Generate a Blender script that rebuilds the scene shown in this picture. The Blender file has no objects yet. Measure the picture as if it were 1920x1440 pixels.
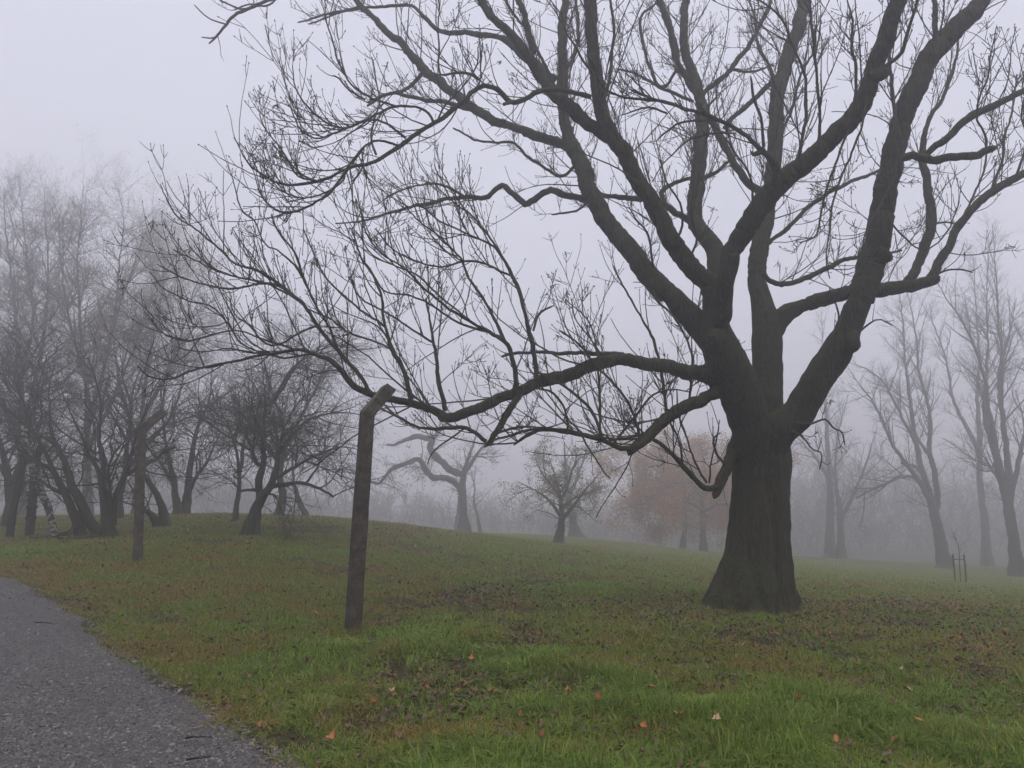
import bpy, math, random
import numpy as np
from mathutils import Vector, noise as mnoise

rng = np.random.default_rng(11)
random.seed(11)
scene = bpy.context.scene
COL = scene.collection

# ------------------------------------------------------------------ camera
F = 1450.0                      # focal length in photo pixels (photo 1920 x 1440)
CAMZ = 1.6
PITCH = math.radians(8.05)
cd = bpy.data.cameras.new("camera")
cam = bpy.data.objects.new("camera", cd)
COL.objects.link(cam)
cam.location = (0, 0, CAMZ)
cam.rotation_euler = (math.pi / 2 + PITCH, 0, 0)
cd.sensor_width = 36.0
cd.lens = F / 1920.0 * 36.0
cd.clip_start = 0.05
cd.clip_end = 2000
scene.camera = cam

# ------------------------------------------------------------------ sky and sun
SUN_EL, SUN_ROT = math.radians(62), math.radians(150)
w = bpy.data.worlds.new("World")
scene.world = w
w.use_nodes = True
nt = w.node_tree
bgn = nt.nodes["Background"]
sky = nt.nodes.new("ShaderNodeTexSky")
sky.sky_type = 'NISHITA'
sky.sun_disc = False
sky.sun_elevation = SUN_EL
sky.sun_rotation = SUN_ROT
sky.air_density = 1.0
sky.dust_density = 6.0
sky.ozone_density = 2.0
mixn = nt.nodes.new("ShaderNodeMix")          # overcast: the blue sky veiled by an even cloud sheet
mixn.data_type = 'RGBA'
mixn.inputs[0].default_value = 0.94
mixn.inputs[7].default_value = (7.75, 7.8, 9.1, 1)
nt.links.new(sky.outputs[0], mixn.inputs[6])
nt.links.new(mixn.outputs[2], bgn.inputs[0])
bgn.inputs[1].default_value = 0.1

sl = bpy.data.lights.new("sun", 'SUN')
sl.energy = 1.2
sl.angle = math.radians(50)
sl.color = (1.0, 0.97, 0.93)
sun = bpy.data.objects.new("sun", sl)
COL.objects.link(sun)
sd = Vector((math.sin(SUN_ROT) * math.cos(SUN_EL), math.cos(SUN_ROT) * math.cos(SUN_EL), math.sin(SUN_EL)))
sun.rotation_euler = sd.to_track_quat('Z', 'Y').to_euler()
sun.location = (0, 0, 30)

scene.view_settings.view_transform = 'Standard'
scene.view_settings.look = 'None'
scene.view_settings.exposure = 0.0
scene.view_settings.gamma = 1.0
scene.render.engine = 'CYCLES'
cy = scene.cycles
cy.use_denoising = True
cy.max_bounces = 9
cy.diffuse_bounces = 1
cy.glossy_bounces = 1
cy.transmission_bounces = 2
cy.transparent_max_bounces = 4
cy.volume_bounces = 8
cy.use_light_tree = False
cy.use_adaptive_sampling = True
cy.adaptive_threshold = 0.04
cy.adaptive_min_samples = 16
cy.caustics_reflective = False
cy.caustics_refractive = False

# ------------------------------------------------------------------ helpers
CP, SP = math.cos(PITCH), math.sin(PITCH)
UP = np.array([0, 0, 1.0])


def ray(px, py):
    a = (np.asarray(px, float) - 960) / F
    b = -(np.asarray(py, float) - 720) / F
    return a, CP - b * SP, SP + b * CP


def P(px, py, Y):
    """A world point seen at photo pixel (px, py), standing Y metres in front of the camera."""
    x, y, z = ray(px, py)
    s = np.asarray(Y, float) / y
    return np.stack([x * s, y * s, CAMZ + z * s], -1)


def yy(Y):
    """far things: stretch the distances beyond 28 m"""
    return np.where(np.asarray(Y, float) > 28, 28 + (np.asarray(Y, float) - 28) * 2.8, Y)


def tag(o, label=None, cat=None, group=None, kind=None):
    if label: o["label"] = label
    if cat: o["category"] = cat
    if group: o["group"] = group
    if kind: o["kind"] = kind
    return o


def empty(name, loc, rz=0.0):
    o = bpy.data.objects.new(name, None)
    COL.objects.link(o)
    o.location = loc
    o.rotation_euler = (0, 0, rz)
    o.empty_display_size = 0.2
    return o


def raw_mesh(name, V, Fq, mat=None, smooth=True, per=4):
    me = bpy.data.meshes.new(name)
    V = np.ascontiguousarray(V, np.float32).reshape(-1, 3)
    Fq = np.ascontiguousarray(Fq, np.int32).reshape(-1, per)
    n = len(Fq)
    me.vertices.add(len(V))
    me.vertices.foreach_set("co", V.ravel())
    me.loops.add(n * per)
    me.loops.foreach_set("vertex_index", Fq.ravel())
    me.polygons.add(n)
    me.polygons.foreach_set("loop_start", np.arange(n, dtype=np.int32) * per)
    me.polygons.foreach_set("use_smooth", np.full(n, smooth))
    if mat: me.materials.append(mat)
    me.update(calc_edges=True)
    return me


def link_mesh(name, me, parent=None, loc=(0, 0, 0)):
    o = bpy.data.objects.new(name, me)
    COL.objects.link(o)
    if parent is not None:
        o.parent = parent
    o.location = loc
    return o


class Acc:
    """Collects quads of tubes and sheets, then builds ONE mesh object."""
    def __init__(s): s.V, s.F, s.n = [], [], 0

    def add(s, V, Fq):
        V = np.asarray(V).reshape(-1, 3)
        s.V.append(V)
        s.F.append(np.asarray(Fq).reshape(-1, 4) + s.n)
        s.n += len(V)

    def tubes(s, pts, rad, K, nz=0.0):
        """pts (N,S,3), rad (N,S)"""
        if len(pts) == 0: return
        N, S, _ = pts.shape
        T = np.gradient(pts, axis=1)
        T /= np.linalg.norm(T, axis=2, keepdims=True) + 1e-9
        cov = np.einsum('nsi,nsj->nij', T, T)
        _, ev = np.linalg.eigh(cov)
        ref = ev[:, None, :, 0]
        n1 = ref - (ref * T).sum(2, keepdims=True) * T
        n1 /= np.linalg.norm(n1, axis=2, keepdims=True) + 1e-9
        n2 = np.cross(T, n1)
        a = np.arange(K) * 2 * np.pi / K
        rr = rad[:, :, None, None]
        if nz: rr = rr * (1 + rng.normal(0, nz, (N, S, K, 1)))
        V = pts[:, :, None, :] + rr * (np.cos(a)[:, None] * n1[:, :, None, :] + np.sin(a)[:, None] * n2[:, :, None, :])
        idx = np.arange(N * S * K).reshape(N, S, K)
        A, B = idx[:, :-1, :], idx[:, 1:, :]
        A2, B2 = np.roll(A, -1, 2), np.roll(B, -1, 2)
        s.add(V, np.stack([A, A2, B2, B], -1))

    def build(s, name, mat, parent=None, origin=(0, 0, 0), smooth=True):
        V = np.concatenate(s.V) - np.asarray(origin)
        return link_mesh(name, raw_mesh(name, V, np.concatenate(s.F), mat, smooth), parent)


def catmull(ctrl, n):
    """ctrl (m,k) -> (n,k) evenly spaced by arc length of the first three columns"""
    c = np.asarray(ctrl, float)
    if len(c) == 2:
        t = np.linspace(0, 1, n)[:, None]
        return c[0] * (1 - t) + c[1] * t
    e = np.vstack([2 * c[0] - c[1], c, 2 * c[-1] - c[-2]])
    out = []
    for i in range(1, len(e) - 2):
        t = np.linspace(0, 1, 14, endpoint=False)[:, None]
        p0, p1, p2, p3 = e[i - 1], e[i], e[i + 1], e[i + 2]
        out.append(0.5 * (2 * p1 + (p2 - p0) * t + (2 * p0 - 5 * p1 + 4 * p2 - p3) * t ** 2 + (3 * p1 - p0 - 3 * p2 + p3) * t ** 3))
    out.append(c[-1:])
    o = np.vstack(out)
    L = np.r_[0, np.cumsum(np.linalg.norm(np.diff(o[:, :3], axis=0), axis=1))]
    q = np.linspace(0, L[-1], n)
    return np.stack([np.interp(q, L, o[:, k]) for k in range(o.shape[1])], 1)


def stem(txt, y0, y1, w0=None, w1=None, dens=9, rough=0.05, jit=0.0, ws=1.0):
    """'px,py[,w] px,py[,w] ...' traced in the photo, depth y0 -> y1 metres: returns pts (S,3), rad (S)"""
    rows = [list(map(float, r.split(','))) for r in txt.split()]
    px = np.array([[r[0], r[1]] for r in rows])
    al = np.r_[0, np.cumsum(np.linalg.norm(np.diff(px, axis=0), axis=1))]
    al /= al[-1]
    y0, y1 = float(yy(y0)), float(yy(y1))
    ys = y0 + (y1 - y0) * al
    if len(rows[0]) > 2 and w0 is None:
        wd = np.array([r[2] for r in rows])
    else:
        wd = w0 + (w1 - w0) * al ** 0.85
    p3 = P(px[:, 0], px[:, 1], ys)
    r3 = wd * ws / 2 / F * ys
    L = np.linalg.norm(np.diff(p3, axis=0), axis=1).sum()
    n = max(6, int(L * dens))
    q = catmull(np.c_[p3, r3], n)
    pts, rad = q[:, :3], np.maximum(q[:, 3], 0.002)
    k = rng.normal(0, 1, (n, 3))
    wk = max(3, int(dens * 0.3))
    k = np.stack([np.convolve(rng.normal(0, 1, n + wk - 1), np.ones(wk) / math.sqrt(wk), 'valid') for _ in range(3)], 1)
    k[:2] = 0
    pts = pts + k * (np.minimum(rad[:, None] * 0.10, 0.009) + jit)
    wn = max(2, int(dens * 0.35))
    nz = np.convolve(rng.normal(0, 1, n + wn - 1), np.ones(wn) / math.sqrt(wn), 'valid')
    rad = rad * (1 + rough * nz)
    return pts, rad


def grow(Pn, D, L, R0, S, wig, trop, taper=0.35, tv=UP):
    N = len(Pn)
    pts = np.empty((N, S + 1, 3))
    pts[:, 0] = Pn
    d = D.copy()
    st = (L / S)[:, None]
    trop = np.asarray(trop, float)
    if trop.ndim: trop = trop[:, None]
    for i in range(S):
        d = d + rng.normal(0, wig, (N, 3)) + trop * tv
        d /= np.linalg.norm(d, axis=1, keepdims=True) + 1e-9
        pts[:, i + 1] = pts[:, i] + d * st
    t = np.linspace(0, 1, S + 1)
    rad = R0[:, None] * (1 - (1 - taper) * t)
    return pts, rad


def spawn(pts, rad, dens, t0, t1, ang, asd, bias=0.0, pair=False):
    """points and directions of side shoots along the polylines pts (N,S,3)"""
    N, S, _ = pts.shape
    L = np.linalg.norm(np.diff(pts, axis=1), axis=2).sum(1)
    cnt = rng.poisson(np.maximum(L * (t1 - t0) * dens, 0.01))
    idx = np.repeat(np.arange(N), cnt)
    if len(idx) == 0:
        return np.zeros((0, 3)), np.zeros((0, 3)), np.zeros(0), np.zeros(0), np.zeros(0)
    t = rng.uniform(t0, t1, len(idx))
    if pair:
        idx, t = np.r_[idx, idx], np.r_[t, t]
    f = t * (S - 1)
    i0 = np.minimum(f.astype(int), S - 2)
    fr = (f - i0)[:, None]
    a, b = pts[idx, i0], pts[idx, i0 + 1]
    p = a * (1 - fr) + b * fr
    T = b - a
    T /= np.linalg.norm(T, axis=1, keepdims=True) + 1e-9
    q = rng.normal(0, 1, (len(idx), 3))
    if pair:
        h = len(idx) // 2
        q[h:] = -q[:h]
    q = q + bias * UP * 1.5
    q -= (q * T).sum(1, keepdims=True) * T
    q /= np.linalg.norm(q, axis=1, keepdims=True) + 1e-9
    an = np.radians(rng.normal(ang, asd, len(idx)))[:, None]
    D = np.cos(an) * T + np.sin(an) * q
    r = rad[idx, i0]
    return p, D, t, r, L[idx]


def vnoise(x, y, s=1.0, seed=0):
    x = np.asarray(x, float) / s + seed * 17.31
    y = np.asarray(y, float) / s - seed * 9.77
    xi, yi = np.floor(x).astype(np.int64), np.floor(y).astype(np.int64)
    fx, fy = x - xi, y - yi
    fx, fy = fx * fx * (3 - 2 * fx), fy * fy * (3 - 2 * fy)

    def h(a, b):
        v = np.sin(a * 127.1 + b * 311.7 + seed * 53.3) * 43758.5453
        return v - np.floor(v)
    return (h(xi, yi) * (1 - fx) + h(xi + 1, yi) * fx) * (1 - fy) + (h(xi, yi + 1) * (1 - fx) + h(xi + 1, yi + 1) * fx) * fy


def fbm(x, y, s, seed=0):
    return 0.55 * vnoise(x, y, s, seed) + 0.3 * vnoise(x, y, s * 0.47, seed + 1) + 0.15 * vnoise(x, y, s * 0.21, seed + 2)


# ------------------------------------------------------------------ materials
class NT:
    def __init__(s, name):
        s.m = bpy.data.materials.new(name)
        s.m.use_nodes = True
        s.t = s.m.node_tree
        s.b = s.t.nodes["Principled BSDF"]

    def n(s, typ, **kw):
        o = s.t.nodes.new(typ)
        for k, v in kw.items(): setattr(o, k, v)
        return o

    def l(s, a, b): s.t.links.new(a, b)

    def coords(s, scale=(1, 1, 1)):
        g = s.n("ShaderNodeNewGeometry")
        mp = s.n("ShaderNodeMapping")
        mp.inputs["Scale"].default_value = scale
        s.l(g.outputs["Position"], mp.inputs["Vector"])
        return mp.outputs[0]

    def noise(s, co, scale, detail=3, rough=0.6):
        o = s.n("ShaderNodeTexNoise")
        o.inputs["Scale"].default_value = scale
        o.inputs["Detail"].default_value = detail
        o.inputs["Roughness"].default_value = rough
        s.l(co, o.inputs["Vector"])
        return o.outputs[0]

    def ramp(s, fac, stops):
        o = s.n("ShaderNodeValToRGB")
        e = o.color_ramp.elements
        while len(e) < len(stops): e.new(0.5)
        for el, (p, c) in zip(e, stops):
            el.position = p
            el.color = (*c, 1)
        s.l(fac, o.inputs[0])
        return o.outputs[0]

    def mix(s, fac, a, b):
        o = s.n("ShaderNodeMix", data_type='RGBA')
        for v, k in ((fac, 0), (a, 6), (b, 7)):
            if isinstance(v, tuple): o.inputs[k].default_value = (*v, 1)
            elif isinstance(v, (int, float)): o.inputs[k].default_value = v
            else: s.l(v, o.inputs[k])
        return o.outputs[2]

    def math(s, op, a, b=0.0):
        o = s.n("ShaderNodeMath", operation=op)
        for v, k in ((a, 0), (b, 1)):
            if isinstance(v, (int, float)): o.inputs[k].default_value = v
            else: s.l(v, o.inputs[k])
        return o.outputs[0]

    def finish(s, col, rough=0.85, bump=None, dist=0.02, strength=1.0, spec=0.25):
        if isinstance(col, tuple): s.b.inputs["Base Color"].default_value = (*col, 1)
        else: s.l(col, s.b.inputs["Base Color"])
        s.b.inputs["Roughness"].default_value = rough
        s.b.inputs["Specular IOR Level"].default_value = spec
        if bump is not None:
            bp = s.n("ShaderNodeBump")
            bp.inputs["Distance"].default_value = dist
            bp.inputs["Strength"].default_value = strength
            s.l(bump, bp.inputs["Height"])
            s.l(bp.outputs[0], s.b.inputs["Normal"])
        return s.m


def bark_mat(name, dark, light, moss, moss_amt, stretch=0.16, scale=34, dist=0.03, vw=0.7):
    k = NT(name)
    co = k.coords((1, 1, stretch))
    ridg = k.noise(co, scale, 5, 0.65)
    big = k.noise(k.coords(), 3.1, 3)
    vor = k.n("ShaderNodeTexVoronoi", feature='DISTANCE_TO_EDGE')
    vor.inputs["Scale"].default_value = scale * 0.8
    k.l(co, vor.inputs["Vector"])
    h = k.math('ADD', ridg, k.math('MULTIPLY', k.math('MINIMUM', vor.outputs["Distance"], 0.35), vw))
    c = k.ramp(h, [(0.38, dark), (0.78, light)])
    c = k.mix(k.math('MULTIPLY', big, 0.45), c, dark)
    g = k.n("ShaderNodeNewGeometry")
    sx = k.n("ShaderNodeSeparateXYZ")
    k.l(g.outputs["Normal"], sx.inputs[0])
    mfac = k.math('MULTIPLY', k.math('MULTIPLY', k.math('ADD', sx.outputs[2], 0.55), moss_amt), k.noise(k.coords(), 7.0, 4))
    cl = k.n("ShaderNodeClamp")
    k.l(mfac, cl.inputs[0])
    c = k.mix(cl.outputs[0], c, moss)
    return k.finish(c, 0.9, h, dist, 0.9, 0.15)


M_ASH = bark_mat("ash_bark", (0.010, 0.0088, 0.008), (0.07, 0.06, 0.05), (0.046, 0.052, 0.022), 0.9)
M_ASHT = bark_mat("ash_twig_bark", (0.02, 0.018, 0.016), (0.06, 0.053, 0.045), (0.09, 0.09, 0.04), 0.45, 1.0, 40, 0.004)
M_SCRUB = bark_mat("scrub_bark", (0.022, 0.020, 0.019), (0.07, 0.062, 0.055), (0.055, 0.065, 0.03), 0.6)
M_SCRUBT = bark_mat("scrub_twig_bark", (0.04, 0.034, 0.031), (0.085, 0.073, 0.066), (0.07, 0.075, 0.045), 0.4, 1.0, 30, 0.003)
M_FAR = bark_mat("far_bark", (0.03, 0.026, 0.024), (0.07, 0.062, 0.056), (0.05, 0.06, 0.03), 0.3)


def leaf_mat(name, stops, rough=0.65):
    k = NT(name)
    oi = k.n("ShaderNodeNewGeometry")
    c = k.ramp(oi.outputs["Random Per Island"], stops)
    return k.finish(c, rough, None, spec=0.2)


M_TAN = leaf_mat("tan_leaf", [(0, (0.26, 0.18, 0.08)), (0.5, (0.40, 0.30, 0.15)), (1, (0.46, 0.38, 0.22))])
M_ORANGE = leaf_mat("orange_leaf", [(0, (0.27, 0.11, 0.02)), (0.5, (0.42, 0.19, 0.035)), (1, (0.47, 0.27, 0.06))])
M_YELLOW = leaf_mat("yellow_green_leaf", [(0, (0.10, 0.10, 0.03)), (0.5, (0.20, 0.18, 0.06)), (1, (0.28, 0.22, 0.08))])

# ------------------------------------------------------------------ terrain
CTRL = [  # (photo x, photo y, distance): where feet of things stand
    (662, 1186, 8.8), (258, 1054, 14.4), (55, 1008, 19.6), (1405, 1138, 10.5), (205, 1005, 18), (472, 1000, 19),
    (345, 967, 27), (600, 975, 24), (445, 978, 22.5), (312, 987, 20.5), (870, 1001, 36), (1048, 1023, 29), (1075, 1008, 37), (1280, 1031, 39),
    (1320, 1037, 38), (1560, 1046, 41), (1770, 1067, 36), (1850, 1063, 39), (1905, 1082, 33), (1803, 1096, 27),
    (960, 1070, 16.5), (1250, 1082, 16.5), (1600, 1100, 18), (1900, 1112, 20), (960, 1440, 4.82), (300, 1440, 4.82), (1800, 1440, 4.82), (700, 995, 22.5),
]
cx, cyy, cz = [], [], []
for (a, b, c) in CTRL:
    q = P(a, b, yy(c))
    cx.append(q[0]); cyy.append(q[1]); cz.append(q[2])
for (a, b, c) in [(0, 0, 0), (-6, 0, 0.02), (6, 0, -0.02), (0, -10, 0), (-12, 6, 0.1), (12, 6, -0.25), (-25, 20, 0.5), (30, 20, -1.6),
                  (-40, 45, 0.4), (-20, 50, -0.4), (0, 90, -3.6), (25, 90, -5.2), (50, 66, -5.2), (-60, 100, -0.8), (0, 135, -4.6), (70, 125, -6.4),
                  (-150, 0, 0), (150, 0, -4), (0, -150, 0), (-150, 180, -1), (0, 200, -5), (150, 180, -7), (-200, -200, 0), (200, -200, -2), (200, 200, -7), (-200, 200, -1)]:
    cx.append(a); cyy.append(b); cz.append(c)
CXY = np.c_[cx, cyy]
CZ = np.array(cz)


def _tps(r2): return np.where(r2 > 1e-9, 0.5 * r2 * np.log(r2 + 1e-12), 0.0)


_n = len(CXY)
_K = _tps(((CXY[:, None] - CXY[None]) ** 2).sum(2)) + np.eye(_n) * 1.2
_Q = np.c_[np.ones(_n), CXY]
_W = np.linalg.solve(np.block([[_K, _Q], [_Q.T, np.zeros((3, 3))]]), np.r_[CZ, np.zeros(3)])


def H0(x, y):
    x, y = np.asarray(x, float), np.asarray(y, float)
    sh = x.shape
    X = np.c_[x.ravel(), y.ravel()]
    out = np.empty(len(X))
    for i in range(0, len(X), 20000):
        c = X[i:i + 20000]
        out[i:i + 20000] = _tps(((c[:, None] - CXY[None]) ** 2).sum(2)) @ _W[:_n] + _W[_n] + c @ _W[_n + 1:]
    return out.reshape(sh)


def ground_hit(px, py):
    a, b, c = ray(px, py)
    ys = np.linspace(2.5, 60, 1500)
    d = CAMZ + c / b * ys - H0(a / b * ys, ys)
    i = int(np.argmax(d < 0))
    Y = ys[i] if d[i] < 0 else 60.0
    return np.array([a / b * Y, Y])


EDGE = [ground_hit(a, b) for a, b in [(560, 1440), (485, 1400), (425, 1345), (335, 1292), (252, 1238), (175, 1172), (105, 1126), (55, 1098), (0, 1079)]]
e0, e1 = EDGE[0], EDGE[-1]
EDGE = [np.array([0.9, -6.0]), np.array([0.75, 0.0]), np.array([0.0, 3.1])] + EDGE + [e1 + np.array([-5.5, 2.6]), e1 + np.array([-22, 7.0])]
EDGE = catmull(np.c_[np.array(EDGE), np.zeros(len(EDGE))], 90)[:, :2]


def edge_dist(x, y):
    """signed distance to the path's edge: negative on the path"""
    x, y = np.asarray(x, float).ravel(), np.asarray(y, float).ravel()
    A, B = EDGE[:-1], EDGE[1:]
    AB = B - A
    best = np.full(len(x), 1e9)
    sgn = np.ones(len(x))
    for a, ab in zip(A, AB):
        t = np.clip(((x - a[0]) * ab[0] + (y - a[1]) * ab[1]) / (ab @ ab), 0, 1)
        dx, dy = x - a[0] - t * ab[0], y - a[1] - t * ab[1]
        d = dx * dx + dy * dy
        m = d < best
        best[m] = d[m]
        s = ab[0] * dy - ab[1] * dx
        sgn[m] = np.where(s[m] > 0, -1, 1)
    return np.sqrt(best) * sgn


def H(x, y):
    x, y = np.asarray(x, float), np.asarray(y, float)
    z = H0(x, y)
    near = np.exp(-(np.hypot(x, y) / 60) ** 2)
    return z + near * (0.10 * (vnoise(x, y, 2.7, 5) - 0.5) + 0.05 * (vnoise(x, y, 0.8, 6) - 0.5)) * np.clip(edge_dist(x, y).reshape(x.shape) / 1.2, 0, 1)


def axis(lo, hi, seg):
    return seg


def gridmesh(xs, ys, zf):
    X, Y = np.meshgrid(xs, ys)
    V = np.stack([X, Y, zf(X, Y)], -1)
    n, m = len(ys), len(xs)
    i = np.arange(n * m).reshape(n, m)
    return V.reshape(-1, 3), np.stack([i[:-1, :-1], i[:-1, 1:], i[1:, 1:], i[1:, :-1]], -1)


k = NT("lawn_soil")
co = k.coords()
n1 = k.noise(co, 0.9, 4)
n2 = k.noise(co, 14.0, 5, 0.7)
n3 = k.noise(co, 70.0, 3, 0.7)
c = k.ramp(n2, [(0.25, (0.024, 0.019, 0.013)), (0.5, (0.06, 0.056, 0.026)), (0.75, (0.095, 0.105, 0.04))])
c = k.mix(k.math('MULTIPLY', n1, 0.4), c, (0.085, 0.06, 0.035))
M_SOIL = k.finish(c, 0.95, k.math('ADD', n2, n3), 0.03, 0.8, 0.1)

ga = np.unique(np.r_[-215, -150, -100, np.arange(-70, -24, 3.0), np.arange(-24, 24, 0.3), np.arange(24, 70, 3.0), 100, 150, 215])
gb = np.unique(np.r_[-215, -150, -90, -50, -25, -12, np.arange(-6, 30, 0.3), np.arange(30, 60, 1.0), np.arange(60, 110, 6.0), 150, 215])
V, Fq = gridmesh(ga, gb, H)
ground = tag(link_mesh("ground", raw_mesh("ground", V, Fq, M_SOIL)), kind="structure")

# path: a sheet that follows the ground, with a ragged crumbling edge
k = NT("worn_asphalt")
co = k.coords()
v1 = k.n("ShaderNodeTexVoronoi")
v1.inputs["Scale"].default_value = 95
k.l(co, v1.inputs["Vector"])
nf = k.noise(co, 160, 3, 0.7)
nb = k.noise(co, 1.7, 4)
c = k.ramp(v1.outputs["Color"], [(0.2, (0.06, 0.055, 0.055)), (0.6, (0.155, 0.145, 0.143)), (0.95, (0.27, 0.255, 0.245))])
c = k.mix(k.math('MULTIPLY', nb, 0.7), c, (0.085, 0.079, 0.081))
M_PATH = k.finish(c, 0.75, k.math('SUBTRACT', nf, v1.outputs["Distance"]), 0.012, 1.0, 0.2)
nE = 260
E = catmull(np.c_[EDGE, np.zeros(len(EDGE))], nE)[:, :2]
TT = np.gradient(E, axis=0)
TT /= np.linalg.norm(TT, axis=1, keepdims=True)
NN = np.c_[-TT[:, 1], TT[:, 0]]
offs = np.r_[0, np.linspace(0.12, 4.2, 24)]
rag = (fbm(E[:, 0], E[:, 1], 0.5, 3) - 0.5) * 0.35
G = E[:, None, :] + NN[:, None, :] * (offs[None, :, None] + (rag[:, None] * np.exp(-offs * 3)[None, :])[:, :, None])
# keep the inner offsets from folding over themselves on the bend
Z = H0(G[..., 0], G[..., 1]) + 0.012 + 0.02 * np.clip(offs / 1.5, 0, 1)[None, :]
Z[:, 0] -= 0.03
Vp = np.concatenate([G, Z[..., None]], -1)
ii = np.arange(nE * len(offs)).reshape(nE, len(offs))
path = tag(link_mesh("path", raw_mesh("path", Vp, np.stack([ii[:-1, :-1], ii[1:, :-1], ii[1:, 1:], ii[:-1, 1:]], -1), M_PATH)), kind="structure")


def ground_z(x, y): return float(H(np.array([x]), np.array([y]))[0])


# ------------------------------------------------------------------ the great ash tree
TY = 10.5
ash_c = P(1408, 1138, TY)
ash_c[2] = ground_z(ash_c[0], ash_c[1])
ash = tag(empty("ash_tree", tuple(ash_c)), "huge bare ash tree with forked grey trunk standing on the open grass", "tree")


def fuse(name, parts, mat, parent, origin, voxel):
    """joins closed tubes into one skin"""
    acc = Acc()
    for ip_, (p, r) in enumerate(parts):
        if ip_ > 0:
            t_ = np.linspace(0, 1, len(r))
            r = r * np.interp(t_, [0, 0.12, 0.7, 1.0], [0.7, 1.0, 1.0, 0.74])
        p = np.vstack([p[:1] - (p[1] - p[0]) * 0.02, p, p[-1:] + (p[-1] - p[-2]) * 0.35])
        r = np.r_[0.001, r, 0.001]
        acc.tubes(p[None], r[None], 24)
    V = np.concatenate(acc.V) - origin
    me = raw_mesh(name, V, np.concatenate(acc.F), mat)
    o = link_mesh(name, me)
    md = o.modifiers.new("r", 'REMESH')
    md.mode = 'VOXEL'
    md.voxel_size = voxel
    s = o.modifiers.new("s", 'SMOOTH')
    s.iterations = 5
    dg = bpy.context.evaluated_depsgraph_get()
    dg.update()
    me2 = bpy.data.meshes.new_from_object(o.evaluated_get(dg))
    o.modifiers.clear()
    o.data = me2
    bpy.data.meshes.remove(me)
    if not me2.materials: me2.materials.append(mat)
    n = len(me2.vertices)
    co = np.empty(n * 3, np.float32); me2.vertices.foreach_get("co", co)
    no = np.empty(n * 3, np.float32); me2.vertices.foreach_get("normal", no)
    co = co.reshape(-1, 3); no = no.reshape(-1, 3)
    dsp = np.array([mnoise.fractal(Vector((x * 13, y * 13, z * 3.4)), 0.8, 2.0, 3) for x, y, z in co]) * 0.011
    dsp += np.array([mnoise.noise(Vector((x * 3, y * 3, z * 1.2))) for x, y, z in co]) * 0.022
    # root ridges spreading at the foot and a deep furrow where two stems have grown together
    th = np.arctan2(co[:, 1] - 0.0, co[:, 0] - 0.10)
    foot = np.exp(-np.clip(co[:, 2], 0, 9) / 0.42)
    dsp += foot * 0.04 * (np.cos(th * 5 + 0.7) + 0.6 * np.cos(th * 8 + 2.0) + 0.4 * np.sin(th * 13 + 0.4))
    low = np.clip((2.3 - co[:, 2]) / 0.5, 0, 1)
    dsp -= low * 0.045 * np.exp(-((th + 1.32 - 0.05 * np.sin(co[:, 2] * 3)) / 0.10) ** 2)
    dsp += low * 0.02 * np.exp(-((th + 1.02) / 0.16) ** 2)
    dsp += low * 0.004 * np.cos(th * 23 + 2 * np.sin(co[:, 2] * 2.1))
    co += no * dsp[:, None]
    me2.vertices.foreach_set("co", co.ravel())
    me2.polygons.foreach_set("use_smooth", np.full(len(me2.polygons), True))
    me2.update()
    me2.name = name
    o.name = name
    o.parent = parent
    return o


core = []
p, r = stem("1405,1172,192 1407,1145,176 1410,1115,154 1414,1085,138 1418,1050,125 1422,1000,113 1425,950,107 1427,900,104 1430,855,103 1430,815,92", TY, TY, rough=0.01)
core.append((p, r))
# root buttresses
for (ax, ay, bx, by, yy0, yy1, w0, w1) in [(1372, 1070, 1312, 1146, 10.45, 10.35, 30, 18), (1466, 1060, 1502, 1166, 10.4, 10.2, 30, 20), (1436, 1040, 1452, 1180, 10.2, 9.85, 34, 26), (1400, 1060, 1382, 1172, 10.2, 9.9, 30, 24),
                                            (1462, 1070, 1496, 1130, 10.6, 11.0, 30, 20), (1380, 1070, 1346, 1124, 10.6, 11.0, 30, 20)]:
    core.append(stem(f"{ax},{ay},{w0} {ax*.62+bx*.38},{ay*.45+by*.55},{w0*1.05} {bx},{by},{w1}", yy0, yy1, rough=0.02))
A_ = stem("1424,900,80 1412,820,90 1396,760,96 1374,700,100 1352,650,90 1340,610,76 1338,570,66 1336,540,56", 10.4, 9.9, rough=0.02, ws=0.80)
A1s = stem("1362,670,80 1318,618,66 1280,580,58 1243,542,54", 10.1, 10.5, rough=0.02, ws=0.80)
D_ = stem("1440,880,80 1440,800,74 1438,740,68 1437,680,66 1436,620,64 1424,560,54 1417,520,48", 10.7, 11.3, rough=0.02, ws=0.86)
F_ = stem("1436,880,76 1456,815,84 1500,768,76 1538,708,72 1576,645,70 1604,586,70 1618,548,68", 10.4, 9.7, rough=0.02, ws=0.80)
Ls = stem("1375,715,62 1320,700,42 1286,695,33", 10.2, 9.9, rough=0.02, ws=0.86)
Ns = stem("1378,722,44 1335,738,28 1305,752,26", 10.2, 10.0, rough=0.02, ws=0.86)
Cs = stem("1350,610,56 1356,560,50 1362,520,46 1372,478,46", 9.9, 9.5, rough=0.02, ws=0.80)
Es = stem("1440,650,40 1462,602,42 1500,576,38 1525,566,36", 11.15, 11.25, rough=0.02, ws=0.86)
Os = stem("1400,800,40 1384,832,32 1373,856,24 1366,872,20", 10.45, 10.35, rough=0.02)
core += [A_, A1s, D_, F_, Ls, Ns, Cs, Es, Os]
# burrs and cut-limb knobs
core.append(stem("1588,640,52 1600,643,44 1609,646,32 1616,648,14", 9.75, 9.68, rough=0.02))
core.append(stem("1342,640,44 1340,639,38 1338,638,26", 9.88, 9.70, rough=0.02))
trunk = fuse("trunk", core, M_ASH, ash, ash_c, 0.025)
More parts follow.
